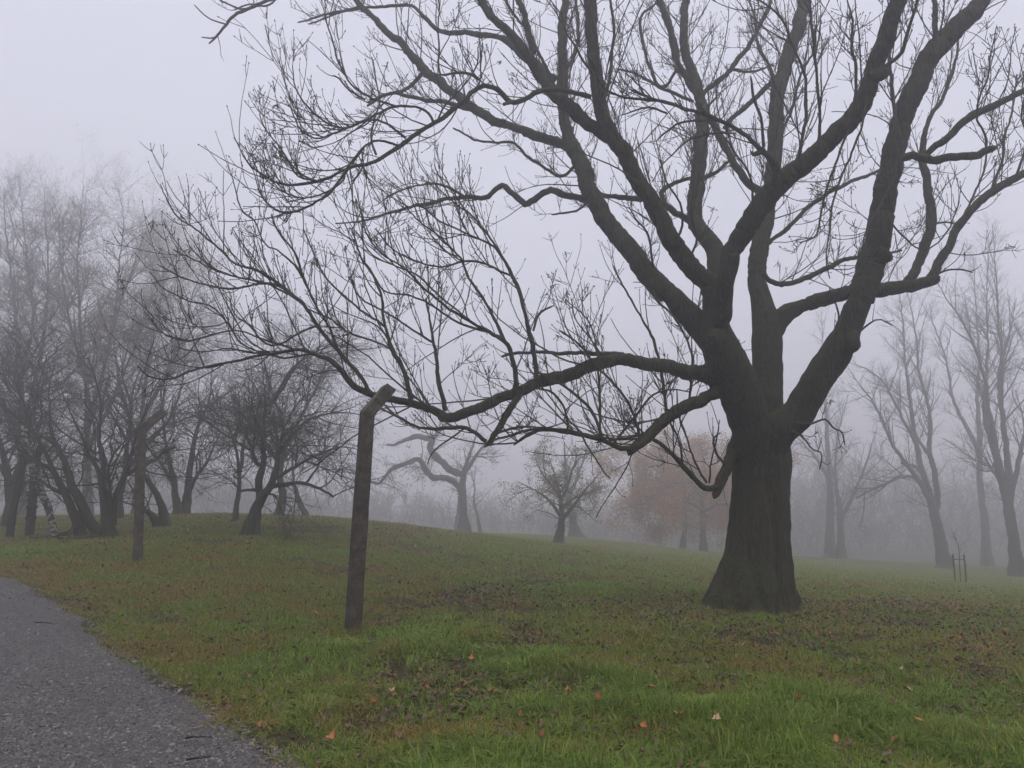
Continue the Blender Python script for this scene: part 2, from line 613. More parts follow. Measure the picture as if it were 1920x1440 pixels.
# bark ring of the healed pruning wound
acc = Acc()
pp = P(1334, 638, 9.62)
a = np.linspace(0, 2 * np.pi, 25)
ring = np.stack([pp[0] + 0.075 * np.cos(a), np.full(25, pp[1]) + 0.02 * np.sin(a * 3), pp[2] + 0.055 * np.sin(a)], -1)
acc.tubes(ring[None], np.full((1, 25), 0.013), 6)
acc.build("pruning_scar", M_ASH, trunk, ash_c)

# limbs: name -> (traced line, y0, y1, shoots per metre, shoot length, [branches])
LIMBS = [
    # the low arching limb to the left, reaching past the fence post
    ("long low limb arching out to the fence post", "1305,698,34 1267,692,30 1217,681,29 1175,675,28 1125,681,28 1079,696,27 1037,708,26 1000,721,25 954,742,24 908,762,22 871,775,21 840,779,20 815,772,17 767,756,15 725,748,14 692,738,14 662,722,13 637,692,11 617,675,9 600,670,8 555,656,7 506,664,6 450,675,5.5 394,686,5 356,697,4.5 319,711,4 281,705,3.5 259,686,3",
     9.95, 9.6, 3.2, (0.5, 1.5), [
        ("838,779,20 828,784,16 820,785,4", 9.85, 9.84, 0, None),
        ("694,737,11 660,686,11 630,649,10 592,607,9.5 559,562,9 517,529,8 480,506,6.5 442,495,6 412,469,5.5 379,439,5 337,409,4.5 315,379,4 300,345,3", 9.6, 9.2, 7, (0.35, 1.0)),
        ("559,562,6 525,536,6 487,532,5.5 431,540,5 375,532,4.5 330,514,4 296,495,3", 9.35, 9.0, 8, (0.3, 0.7)),
        ("540,552,5 500,530,5 440,520,5 390,500,4.5 350,480,4 325,470,3", 9.35, 9.6, 7, (0.3, 0.7)),
        ("592,611,5.5 560,625,5 525,645,5 495,641,4.5 465,610,4 440,590,3.5 430,560,3", 9.4, 9.1, 7, (0.3, 0.8)),
        ("506,664,5 454,645,4.5 431,611,4.5 394,574,4 349,562,4 307,540,3.5 281,510,3", 9.6, 9.8, 8, (0.3, 0.8)),
        ("630,649,6 610,600,5 585,560,5 560,510,5 520,470,4.5 499,461,4 476,412,4 450,390,3.5 437,341,3", 9.5, 9.9, 4, (0.3, 0.7)),
        ("600,590,5 570,520,5 550,470,4.5 520,430,4 510,400,3", 9.5, 9.3, 5, (0.3, 0.7)),
        ("555,656,5 500,640,5 450,620,4 400,625,4 350,640,3.5 310,630,3", 9.6, 9.2, 8, (0.3, 0.8)),
        ("640,690,6 590,665,5 530,670,5 470,660,5 420,655,4 370,660,3.5 330,650,3", 9.6, 9.9, 7, (0.3, 0.7)),
        ("771,750,13 758,700,12 733,650,10 721,612,8 716,560,7 700,520,6 676,480,5 660,430,4", 9.65, 9.7, 6, (0.3, 1.0)),
        ("721,612,6 690,590,6 650,560,5 620,530,5 590,480,4 570,430,3.5", 9.7, 9.9, 7, (0.3, 0.8)),
        ("735,655,6 700,640,5 660,625,5 620,600,4.5 580,580,4", 9.66, 9.4, 7, (0.3, 0.8)),
        ("835,770,13 821,704,11 812,642,8 806,600,6 800,560,5", 9.8, 9.9, 5, (0.3, 1.0)),
        ("812,642,6 790,630,6 750,600,5 715,580,5 680,560,4 655,520,3.5", 9.85, 9.6, 7, (0.3, 0.9)),
        ("965,736,15 967,690,13 952,646,11 917,622,9 875,600,8 840,575,7 800,545,6 760,505,5 720,480,4.5 690,440,4 680,400,3", 9.75, 9.2, 7, (0.3, 1.0)),
        ("950,646,9 925,600,8 905,560,7 880,520,6.5 860,480,6 820,440,5 780,410,4 750,370,3.5", 9.7, 9.4, 7, (0.3, 1.0)),
        ("917,622,7 870,610,6 820,580,5.5 770,555,5 720,545,4.5 690,500,4 665,470,3", 9.6, 9.9, 8, (0.3, 0.9)),
        ("880,600,6 830,560,5.5 790,520,5 740,500,4.5 700,480,4 670,440,3", 9.5, 9.1, 8, (0.3, 0.9)),
        ("1006,712,15 998,650,13 985,590,11 970,545,10 952,500,9 930,465,7 900,450,6 860,430,5 820,410,4.5 780,380,4", 9.8, 9.7, 6, (0.3, 1.0)),
        ("958,517,6 920,500,6 880,490,5.5 830,500,5 780,490,4.5 740,470,4 705,430,3.5", 9.75, 9.5, 8, (0.3, 0.8)),
        ("935,468,6 910,435,5.5 880,400,5 850,380,4.5 830,340,4 815,310,3", 9.7, 9.9, 7, (0.3, 0.8)),
        ("1000,620,6 1010,590,6 1035,575,5 1040,573,3", 9.8, 9.9, 6, (0.2, 0.5)),
        ("1170,664,11 1120,663,11 1060,661,11 1000,661,10 965,663,9 940,668,6", 10.2, 10.4, 3, (0.4, 1.2)),
        ("1130,668,5 1110,640,4 1080,600,4 1070,560,3", 9.9, 9.8, 6, (0.3, 0.9)),
        ("975,738,17 958,767,17 933,804,16 915,830,15 908,838,5", 9.75, 9.6, 1, (0.3, 0.6)),
        ("912,828,11 900,821,11 867,804,11 825,804,10 783,800,8 754,783,7 717,767,5 690,755,4", 9.6, 9.5, 5, (0.3, 0.8)),
        ("925,815,6 950,806,6 990,800,5 1030,800,4 1060,790,3", 9.6, 9.3, 5, (0.3, 0.7)),
        ("870,804,5 840,825,5 815,845,4 800,870,3", 9.6, 9.4, 5, (0.2, 0.4)),
    ]),
    ("crooked low limb kinked downwards beside the trunk", "1325,744,27 1292,758,26 1250,787,25 1217,812,23 1195,832,21 1182,850,15 1179,854,5", 10.05, 9.6, 3, (0.5, 1.3), [
        ("1190,842,15 1158,837,14 1117,821,13 1071,812,12 1017,806,11 990,815,9 975,825,7 962,834,4", 9.6, 9.4, 5, (0.4, 1.2)),
        ("1085,812,8 1040,803,8 990,806,7 945,820,6 920,828,4", 9.5, 9.3, 5, (0.3, 1.0)),
        ("1130,822,8 1110,770,8 1080,740,7 1050,720,7 1020,705,6 1000,690,4", 9.5, 9.8, 6, (0.3, 0.8)),
        ("1215,812,6 1160,822,6 1120,828,5", 9.7, 9.9, 4, (0.3, 0.6)),
        ("1090,815,5 1110,850,4 1130,880,4 1145,895,3", 9.5, 9.4, 4, (0.2, 0.4)),
        ("1190,835,4 1170,880,4 1140,930,3 1120,970,2.5", 9.5, 9.4, 4, (0.2, 0.3)),
        ("1250,780,9 1240,700,8 1225,640,7 1200,590,6 1170,540,5 1150,500,4", 9.9, 10.2, 5, (0.4, 1.0)),
        ("1292,752,8 1300,690,7 1290,640,6 1260,590,5 1230,560,5 1210,520,4 1200,470,3", 10.0, 10.3, 6, (0.4, 1.0)),
        ("1200,820,8 1180,760,7 1150,720,6 1120,690,5 1090,650,5 1050,620,4", 9.7, 9.5, 6, (0.4, 1.0)),
        ("1125,822,7 1125,760,7 1123,700,6 1120,650,5 1100,600,4 1060,560,3", 9.5, 9.9, 6, (0.4, 1.0)),
        ("1065,812,7 1060,770,6 1040,740,6 1010,730,5 975,735,4", 9.4, 9.1, 6, (0.3, 0.8)),
        ("1150,832,6 1200,770,6 1225,740,5 1260,730,4 1290,735,3", 9.6, 9.3, 5, (0.3, 0.8)),
    ]),
    ("short hooked limb drooping beside the lower trunk", "1392,828,20 1374,848,23 1362,880,23 1350,910,21 1342,925,16 1339,932,6", 10.42, 10.1, 1, (0.3, 0.6), [
        ("1347,914,14 1321,912,14 1292,887,13 1267,860,12 1242,833,10 1225,822,8 1208,819,6 1154,823,5 1100,815,4", 10.12, 9.9, 6, (0.4, 1.2)),
        ("1362,880,7 1345,850,6 1338,825,5 1350,812,4", 10.25, 9.8, 6, (0.2, 0.5)),
        ("1325,905,6 1300,860,5 1285,810,5 1270,770,4 1268,730,3", 10.05, 9.7, 5, (0.3, 0.8)),
        ("1330,905,5 1335,860,4 1345,820,4 1350,790,3", 10.1, 9.6, 5, (0.2, 0.6)),
        ("1280,870,6 1270,820,5 1250,770,5 1245,720,4", 10.0, 10.1, 5, (0.3, 0.8)),
    ]),
    ("grey leader leaning far up to the left", "1250,550,55 1240,540,55 1205,500,52 1175,460,50 1125,395,46 1095,325,43 1075,278,39 1062,250,32 1057,200,29 1056,150,28 1054,65,24 1060,0,20 1062,-60,17 1075,-160,12 1080,-240,6", 10.5, 13.0, 3.0, (0.6, 1.5), [
        ("1085,290,34 1050,268,29 1010,255,27 960,237,25 911,217,25 855,180,25 795,128,24 761,90,22 716,49,18 671,4,14 640,-25,11 600,-70,8 560,-120,5", 11.9, 12.8, 3.5, (0.5, 1.3)),
        ("800,128,13 765,165,11 740,175,9 715,180,7 690,190,5", 12.6, 12.5, 5, (0.3, 0.8)),
        ("900,212,14 850,195,13 800,188,12 760,178,11 720,180,9 690,200,7", 12.4, 12.0, 5, (0.3, 0.8)),
        ("1040,150,24 990,110,22 950,75,20 930,68,16 885,62,15 830,60,14 800,35,11 770,10,9 720,12,8 660,18,7 600,30,6 560,42,4", 12.6, 12.9, 3.5, (0.3, 0.9)),
        ("680,10,6 640,22,5 605,35,4.5 580,45,4", 12.8, 12.7, 4, (0.3, 0.6)),
        ("1098,375,19 1065,368,19 1035,358,19 1012,368,18 985,382,17 965,365,16 945,349,16 925,358,15 907,371,14 859,371,12 802,382,10 746,394,8 690,411,6 630,420,4", 11.4, 12.3, 4, (0.4, 1.1)),
        ("880,372,8 840,350,7 800,345,6 760,355,5 720,375,4", 12.0, 12.5, 6, (0.3, 0.8)),
        ("1085,300,9 1050,330,9 1000,300,8 960,270,7 900,265,6 850,240,5", 12.0, 12.5, 6, (0.3, 0.9)),
        ("1110,370,9 1090,390,7 1060,400,6 1035,402,4", 11.5, 11.2, 6, (0.2, 0.5)),
        ("1230,530,7 1222,480,6 1215,440,5 1190,410,4 1180,390,3", 10.6, 10.3, 7, (0.2, 0.5)),
        ("1057,140,14 1080,90,12 1085,40,10 1080,0,8 1090,-60,5", 12.3, 12.8, 5, (0.4, 1.0)),
        ("1056,190,10 1020,120,9 990,60,8 960,20,7 930,-30,5", 12.2, 12.0, 5, (0.4, 1.0)),
    ]),
    ("dark forked leader rising left of the trunk", "1337,550,58 1320,525,52 1270,465,44 1230,395,42 1190,325,41 1155,265,41 1132,225,37 1120,170,35 1113,110,34 1109,50,34 1106,0,34 1104,-60,28 1110,-150,20 1105,-250,10", 9.9, 9.4, 2.2, (0.6, 1.4), [
        ("1150,262,40 1110,235,38 1075,210,37 1025,160,30 985,100,28 960,65,25 926,37,22 900,3,19 870,-40,15 830,-100,10 790,-180,5", 9.75, 10.3, 3, (0.5, 1.3)),
        ("1108,182,13 1060,170,14 1010,173,14 975,188,15 956,188,15 934,168,14 911,163,14 885,172,13 859,199,13 817,232,12 765,262,11 705,300,10 649,319,9 596,341,8 551,345,7 514,341,6 480,322,5 457,292,4 444,266,3", 9.5, 8.2, 3, (0.35, 0.9)),
        ("960,190,12 945,196,10", 9.1, 9.0, 4, (0.2, 0.4)),
        ("649,319,7 634,341,7 615,367,7 585,386,6.5 551,399,6 525,397,5.5 499,379,5 484,356,4", 8.45, 8.2, 9, (0.3, 0.7)),
        ("682,311,5 664,337,5 660,340,4", 8.5, 8.45, 2, (0.1, 0.2)),
        ("746,274,7 720,262,7 697,266,6.5 675,285,6 649,317,5.5 640,345,5 600,365,4.5 565,375,4 540,380,3", 8.65, 8.3, 9, (0.3, 0.8)),
        ("761,259,7 731,236,6.5 705,227,6 679,229,6 645,244,5.5 600,259,5 577,251,4.5 559,234,4 548,205,3", 8.7, 8.3, 9, (0.3, 0.8)),
        ("812,228,8 802,210,7.5 776,200,7 742,199,7 716,210,6.5 682,227,6 645,240,5.5 607,229,5 577,199,4.5 555,161,4 549,127,3", 8.85, 8.5, 8, (0.3, 0.8)),
        ("742,199,6 700,186,6 660,161,5 640,130,5 626,90,4.5 615,55,4 607,20,3", 8.75, 8.5, 6, (0.3, 0.8)),
        ("685,187,5 655,170,5 635,145,4.5 625,140,4", 8.6, 8.4, 8, (0.2, 0.5)),
        ("860,195,7 880,180,7 900,155,5 900,120,4.5 905,80,4", 9.0, 9.2, 5, (0.2, 0.6)),
        ("900,150,8 880,140,8 850,138,7 825,138,6 823,90,5 822,30,4 823,-20,3", 9.2, 8.9, 6, (0.3, 0.7)),
        ("820,230,5 830,200,5 865,165,4.5 895,120,4 897,90,3", 8.9, 8.6, 5, (0.2, 0.5)),
        ("600,341,5 560,330,5 540,300,4.5 520,270,4 500,245,3.5 488,215,3", 8.3, 8.1, 9, (0.2, 0.5)),
        ("596,341,5 560,320,5 530,290,4 510,265,3.5", 8.35, 8.5, 9, (0.2, 0.5)),
        ("705,290,6 695,260,6 700,230,5 710,190,4 705,150,4 700,110,3", 8.55, 8.7, 5, (0.2, 0.5)),
        ("1130,200,10 1145,130,9 1150,60,8 1145,0,7 1150,-60,5", 9.7, 9.9, 5, (0.3, 0.9)),
        ("1113,140,8 1095,115,7 1080,90,6 1060,60,5 1050,20,4", 9.5, 9.2, 5, (0.3, 0.8)),
        ("1000,100,18 995,75,18 982,30,17 970,0,16 955,-60,12 950,-130,6", 10.2, 10.6, 4, (0.3, 0.9)),
        ("1265,455,7 1280,420,7 1275,380,6 1250,340,5 1240,300,4", 9.8, 9.5, 6, (0.3, 0.7)),
        ("1290,490,6 1305,450,6 1295,400,5 1300,360,4", 9.8, 9.5, 7, (0.2, 0.6)),
    ]),
    ("thick dark limb sweeping up across the middle", "1364,505,46 1372,475,46 1400,425,52 1440,370,55 1490,320,51 1540,280,50 1590,230,50 1630,165,48 1652,100,46 1670,40,45 1681,0,43 1692,-60,36 1720,-150,26 1735,-240,12", 9.6, 8.1, 2.2, (0.5, 1.3), [
        ("1634,148,36 1648,138,38 1658,132,30 1665,128,14", 8.62, 8.56, 0, None),
        ("1456,348,26 1452,315,23 1440,290,20 1420,275,15 1385,245,12 1330,220,11 1260,195,9 1210,187,8 1160,178,7 1130,160,5 1110,120,4 1098,105,3", 9.05, 8.2, 6, (0.25, 0.7)),
        ("1432,280,14 1415,290,12 1408,285,6", 8.95, 8.9, 2, (0.1, 0.3)),
        ("1432,275,9 1426,225,8 1413,182,8 1409,160,7 1407,145,5", 8.95, 8.9, 3, (0.1, 0.3)),
        ("1340,225,8 1300,225,7 1270,232,6 1240,255,5 1235,262,3", 8.6, 8.5, 6, (0.15, 0.4)),
        ("1290,208,8 1240,190,8 1190,170,8 1185,168,5", 8.5, 8.4, 8, (0.1, 0.3)),
        ("1250,212,6 1225,205,6 1205,205,6 1170,215,4", 8.5, 8.3, 8, (0.1, 0.3)),
        ("1380,250,5 1340,250,5 1290,265,4.5 1250,300,4 1220,340,3", 8.8, 8.6, 6, (0.2, 0.4)),
        ("1535,280,9 1536,240,9 1534,200,8 1530,140,7 1525,80,7 1520,20,6 1525,-30,4", 8.7, 8.5, 6, (0.3, 0.8)),
        ("1500,315,9 1503,260,9 1510,180,9 1505,130,8 1485,80,7 1470,40,6 1440,10,5 1400,-10,4", 8.8, 8.4, 6, (0.3, 0.8)),
        ("1600,225,9 1605,170,8 1608,120,8 1595,90,7 1600,40,6 1590,0,4", 8.5, 8.2, 6, (0.2, 0.6)),
        ("1660,125,12 1690,95,11 1698,65,10 1712,30,9 1720,0,8 1730,-50,5", 8.35, 8.0, 5, (0.2, 0.6)),
        ("1400,430,8 1410,380,7 1405,330,6 1380,290,5 1360,260,4", 9.3, 9.0, 6, (0.2, 0.6)),
        ("1590,245,7 1570,300,7 1545,380,6 1530,440,5 1500,455,3", 8.6, 8.4, 6, (0.2, 0.5)),
        ("1625,190,7 1615,240,6 1580,330,6 1560,400,5 1550,470,4 1555,520,3", 8.4, 8.2, 6, (0.2, 0.5)),
    ]),
    ("pale upright leader behind the crotch", "1418,528,48 1420,480,45 1435,410,40 1447,350,38 1452,280,37 1455,200,37 1465,150,36 1485,85,35 1502,30,33 1511,0,32 1522,-70,26 1530,-160,18 1525,-240,8", 11.3, 13.0, 3, (0.6, 1.5), [
        ("1442,370,22 1410,348,22 1370,295,21 1345,245,21 1325,210,20 1305,170,17 1275,130,14 1265,80,12 1255,40,11 1240,0,9 1220,-60,6", 12.0, 12.7, 4, (0.4, 1.0)),
        ("1360,240,15 1380,215,15 1410,190,14 1440,160,14 1452,150,12", 12.5, 12.9, 4, (0.4, 1.0)),
        ("1430,462,12 1480,425,11 1525,380,11 1575,350,10 1635,325,9 1690,310,6", 11.6, 12.5, 4, (0.4, 1.0)),
        ("1430,510,13 1445,528,15 1470,534,15 1500,525,14 1550,502,13 1590,485,12 1640,480,9 1690,470,6", 11.4, 12.2, 5, (0.4, 1.0)),
        ("1455,290,8 1470,240,8 1490,190,7 1500,140,6 1530,90,5 1540,40,4", 12.2, 12.5, 6, (0.4, 1.0)),
        ("1460,170,9 1440,120,8 1420,80,7 1415,30,6 1400,-20,4", 12.6, 12.9, 6, (0.4, 0.9)),
    ]),
    ("pale leader far behind fanning out upwards", "1350,540,48 1348,500,47 1335,455,44 1308,425,41 1300,400,40 1306,340,37 1315,270,34 1314,210,29 1306,155,26 1285,100,23 1280,50,22 1286,0,20 1295,-60,16 1290,-150,8", 10.8, 13.4, 3, (0.6, 1.5), [
        ("1300,170,20 1270,120,18 1255,50,17 1236,0,15 1215,-60,10 1205,-120,5", 12.4, 12.0, 4, (0.4, 1.0)),
        ("1315,190,14 1320,172,14 1360,140,14 1390,105,13 1415,65,12 1440,20,10 1455,-30,7", 12.6, 13.2, 4, (0.4, 1.0)),
        ("1375,130,9 1400,135,8 1430,130,6 1450,120,4", 12.9, 13.2, 5, (0.3, 0.8)),
        ("1295,415,18 1270,400,17 1250,385,17 1225,375,15 1180,372,14 1130,365,13 1100,368,12", 11.5, 12.0, 3, (0.4, 0.9)),
        ("1248,385,14 1240,362,14 1262,342,13 1300,335,11 1340,325,9 1380,290,6", 11.7, 12.2, 4, (0.3, 0.8)),
        ("1270,130,9 1240,165,9 1220,130,8 1205,80,8 1203,30,7 1220,15,6 1230,5,4", 12.3, 12.7, 4, (0.3, 0.8)),
        ("1300,190,9 1260,175,9 1215,150,8 1180,135,7 1155,130,4", 12.5, 12.9, 4, (0.3, 0.8)),
    ]),
    ("heavy right-hand limb forking out of the trunk", "1612,560,68 1625,525,69 1645,465,65 1657,390,57 1670,320,55 1690,240,53 1715,165,52 1755,95,52 1805,40,48 1838,0,44 1880,-60,36 1930,-150,24 1960,-240,12", 9.75, 9.2, 2.2, (0.5, 1.4), [
        ("1644,474,46 1658,481,42 1667,485,32 1674,487,14", 9.62, 9.55, 0, None),
        ("1690,297,20 1710,292,24 1730,295,24 1760,300,23 1800,296,22 1820,292,22 1850,284,22 1865,280,22 1868,279,8", 9.3, 8.8, 3, (0.15, 0.4)),
        ("1735,290,15 1760,272,19 1780,255,20 1810,230,20 1830,215,19 1885,185,18 1930,170,16 1990,160,13 2060,130,8", 9.3, 9.0, 4, (0.3, 0.9)),
        ("1685,260,12 1676,205,11 1673,150,10 1668,90,9 1675,30,8 1680,-40,5", 9.4, 9.7, 4, (0.3, 0.9)),
        ("1752,105,16 1753,50,15 1752,0,13 1750,-60,8", 9.3, 9.6, 4, (0.3, 0.9)),
        ("1850,285,6 1845,250,6 1830,210,5 1850,150,5 1860,100,4 1870,50,3", 8.9, 8.6, 6, (0.2, 0.6)),
        ("1680,300,6 1675,340,6 1640,400,5 1620,450,4 1610,500,3", 9.3, 9.0, 5, (0.2, 0.5)),
        ("1660,400,5 1690,440,5 1730,470,4 1770,440,4 1800,380,3", 9.4, 9.1, 5, (0.2, 0.6)),
        ("1560,690,6 1565,640,5 1570,590,5 1555,540,4", 9.7, 9.4, 5, (0.2, 0.5)),
        ("1590,635,6 1612,622,5 1645,600,4 1670,610,3", 9.7, 9.5, 5, (0.1, 0.3)),
        ("1490,792,6 1518,797,5 1545,787,5 1562,802,4.5 1580,812,4 1586,834,3", 9.9, 9.6, 5, (0.1, 0.25)),
        ("1484,806,6 1508,822,5 1525,842,4.5 1540,850,4 1536,880,3", 10.0, 9.7, 5, (0.1, 0.3)),
    ]),
    ("horizontal limb passing behind the right-hand fork", "1515,570,36 1560,556,35 1610,548,35 1660,543,35 1710,537,31 1745,528,26 1757,521,18 1760,519,6", 11.2, 10.3, 2, (0.4, 1.0), [
        ("1740,528,24 1770,475,24 1805,415,22 1860,360,22 1920,325,20 1970,305,17 2040,290,12 2110,240,6", 10.4, 10.2, 4, (0.4, 1.0)),
        ("1695,538,24 1714,510,25 1730,475,26 1747,420,27 1741,370,24 1733,325,22 1728,290,18 1740,230,14 1770,180,11 1790,120,8 1800,60,6", 10.6, 11.5, 4, (0.4, 1.1)),
        ("1752,420,6 1775,416,5 1795,420,3", 10.7, 10.6, 3, (0.2, 0.4)),
        ("1755,515,6 1780,505,5 1810,508,4 1822,512,3", 10.3, 10.1, 6, (0.1, 0.3)),
        ("1860,358,8 1880,300,7 1885,250,6 1900,200,5 1905,140,4", 10.3, 10.5, 6, (0.3, 0.8)),
        ("1800,420,7 1830,360,6 1850,300,5 1845,250,4", 10.4, 10.7, 6, (0.3, 0.8)),
        ("1905,330,7 1925,270,6 1915,210,5 1935,150,4", 10.2, 9.9, 6, (0.3, 0.8)),
    ]),
    # grey branch ends reaching in over the top edge of the view
    ("high branch reaching out over the far left of the sky", "1062,-130,20 960,-160,18 820,-150,16 700,-90,13 610,-40,11 540,-12,10 500,0,9 470,15,8.5 440,30,8 420,50,7 405,68,6 392,82,4", 12.0, 12.4, 1, (0.3, 0.6), [
        ("500,0,7 460,18,6 435,12,5 410,0,5 395,-12,3", 12.3, 12.2, 2, (0.2, 0.4)),
        ("425,46,5 400,38,4.5 385,30,4 366,10,3", 12.3, 12.2, 2, (0.1, 0.3)),
        ("408,68,5 395,73,4 378,70,3", 12.3, 12.3, 0, None),
        ("520,-4,5 500,12,5 470,8,4.5 440,18,4", 12.3, 12.5, 3, (0.2, 0.5)),
    ]),
]


def ash_shoots(acc, pts, rad, dens, lr, tmin=0.08):
    """side shoots of an ash: leaving in pairs, bending up, with knobbly twiglets"""
    p, D, t, r, L = spawn(pts[None], rad[None], dens, tmin, 1.0, 41, 14, 0.42)
    if len(p) == 0: return
    n = len(p)
    Ln = lr[0] + (lr[1] * 1.25 - lr[0]) * rng.random(n) ** 1.4
    R0 = np.minimum(r * 0.7, 0.0045 + 0.0048 * Ln)
    a, ra = grow(p, D, Ln, R0, 9, 0.08, rng.uniform(-0.02, 0.15, n), 0.5)
    acc.tubes(a, ra, 4)
    # leading twigs at the tip of the traced branch itself
    p2, D2, t2, r2, L2 = spawn(a, ra, 3.4, 0.12, 0.98, 36, 11, 0.25, True)
    keep = rng.random(len(p2)) < 0.66
    p2, D2, t2, L2 = p2[keep], D2[keep], t2[keep], L2[keep]
    n2 = len(p2)
    if n2 == 0: return
    Ln2 = rng.uniform(0.14, 0.75, n2) * (1.05 - 0.6 * t2) * np.clip(L2, 0.4, 1.1)
    b, rb = grow(p2, D2, Ln2, np.full(n2, 0.0047), 6, 0.09, rng.uniform(0.02, 0.22, n2), 0.6)
    acc.tubes(b, rb, 3)
    p3, D3, t3, r3, L3 = spawn(b, rb, 3.2, 0.25, 0.95, 40, 10, 0.2, True)
    n3 = len(p3)
    if n3:
        d, rd = grow(p3, D3, rng.uniform(0.04, 0.2, n3), np.full(n3, 0.004), 2, 0.08, np.full(n3, 0.15), 0.7)
        acc.tubes(d, rd, 3)
    # swollen end buds and hanging seed bunches
    ends = np.concatenate([a[:, -2:], b[:, -2:]])
    q = ends[:, 1] + (ends[:, 1] - ends[:, 0]) * 0.05
    dd = ends[:, 1] - ends[:, 0]
    dd /= np.linalg.norm(dd, axis=1, keepdims=True) + 1e-9
    bud = np.stack([q, q + dd * 0.012, q + dd * 0.028], 1)
    acc.tubes(bud, np.tile([0.004, 0.0075, 0.002], (len(q), 1)), 4)
    m = np.flatnonzero(rng.random(len(q)) < 0.05)
    if len(m):
        qs = np.repeat(q[m], 6, 0)
        dv = rng.normal(0, 1, (len(qs), 3)) - 0.5 * UP
        dv /= np.linalg.norm(dv, axis=1, keepdims=True)
        e, re_ = grow(qs, dv, rng.uniform(0.03, 0.09, len(qs)), np.full(len(qs), 0.0025), 2, 0.1, np.full(len(qs), -0.1), 2.2)
        acc.tubes(e, re_, 3)


for li_, (lab, txt, y0, y1, dens, lr, subs) in enumerate(LIMBS):
    ws = 0.88 if li_ < 3 else 0.765
    tk = [1.45, 1.6, 1.6, 2.6, 2.0, 1.8, 2.6, 2.8, 1.8, 2.2, 1.5][li_]
    pts, rad = stem(txt, y0, y1, dens=24, rough=0.035, jit=0.005, ws=ws)
    acc = Acc()
    pe = np.vstack([pts, pts[-1:] + (pts[-1] - pts[-2]) * 0.3])
    acc.tubes(pe[None], np.r_[rad, 0.001][None], 20, 0.032)
    # burrs along the limb
    for _ in range(int(len(pts) * 0.04)):
        i = rng.integers(3, len(pts) - 3)
        if rad[i] < 0.03: continue
        dv = rng.normal(0, 1, 3); dv /= np.linalg.norm(dv)
        b0 = pts[i] + dv * rad[i] * 0.5
        bb = np.stack([b0, b0 + dv * rad[i] * 0.35, b0 + dv * rad[i] * 0.62, b0 + dv * rad[i] * 0.75])
        rr = rad[i] * rng.uniform(0.22, 0.42)
        acc.tubes(bb[None], np.array([[rr * 1.5, rr * 1.2, rr * 0.8, 0.002]]), 8)
    limb = acc.build("limb", M_ASH, ash, ash_c)
    limb["label"] = lab
    tw = Acc()
    if dens: ash_shoots(tw, pts, rad, dens * tk, lr, 0.12)
    for (st, a0, a1, dn, sr) in subs:
        bp, br = stem(st, a0, a1, dens=18, rough=0.06, jit=0.006, ws=0.73)
        ba = Acc()
        be = np.vstack([bp, bp[-1:] + (bp[-1] - bp[-2]) * 0.3])
        ba.tubes(be[None], np.r_[br, 0.001][None], 8, 0.06)
        ba.build("branch", M_ASH if br[0] > 0.03 else M_ASHT, limb, ash_c)
        if dn: ash_shoots(tw, bp, br, dn * min(tk, 2.0) * 0.64, sr)
    if tw.V:
        tag(tw.build("twig_spray", M_ASHT, limb, ash_c), kind="stuff")


# ------------------------------------------------------------------ other trees
def leaf_quads(acc, pts, n, size, spread, tlo=0.3):
    N, S, _ = pts.shape
    i = rng.integers(0, N, n)
    f = rng.uniform(tlo, 1, n) * (S - 1)
    j = np.minimum(f.astype(int), S - 2)
    fr = (f - j)[:, None]
    c = pts[i, j] * (1 - fr) + pts[i, j + 1] * fr + rng.normal(0, spread, (n, 3))
    u = rng.normal(0, 1, (n, 3)); u /= np.linalg.norm(u, axis=1, keepdims=True)
    v = rng.normal(0, 1, (n, 3)); v -= (v * u).sum(1, keepdims=True) * u; v /= np.linalg.norm(v, axis=1, keepdims=True)
    s = rng.uniform(0.6, 1.3, n)[:, None] * size
    w_ = np.cross(u, v) * s * 0.25
    V = np.stack([c - u * s, c + v * s * 0.55 + w_, c + u * s, c - v * s * 0.55 + w_], 1)
    acc.add(V, np.arange(n * 4).reshape(n, 4))


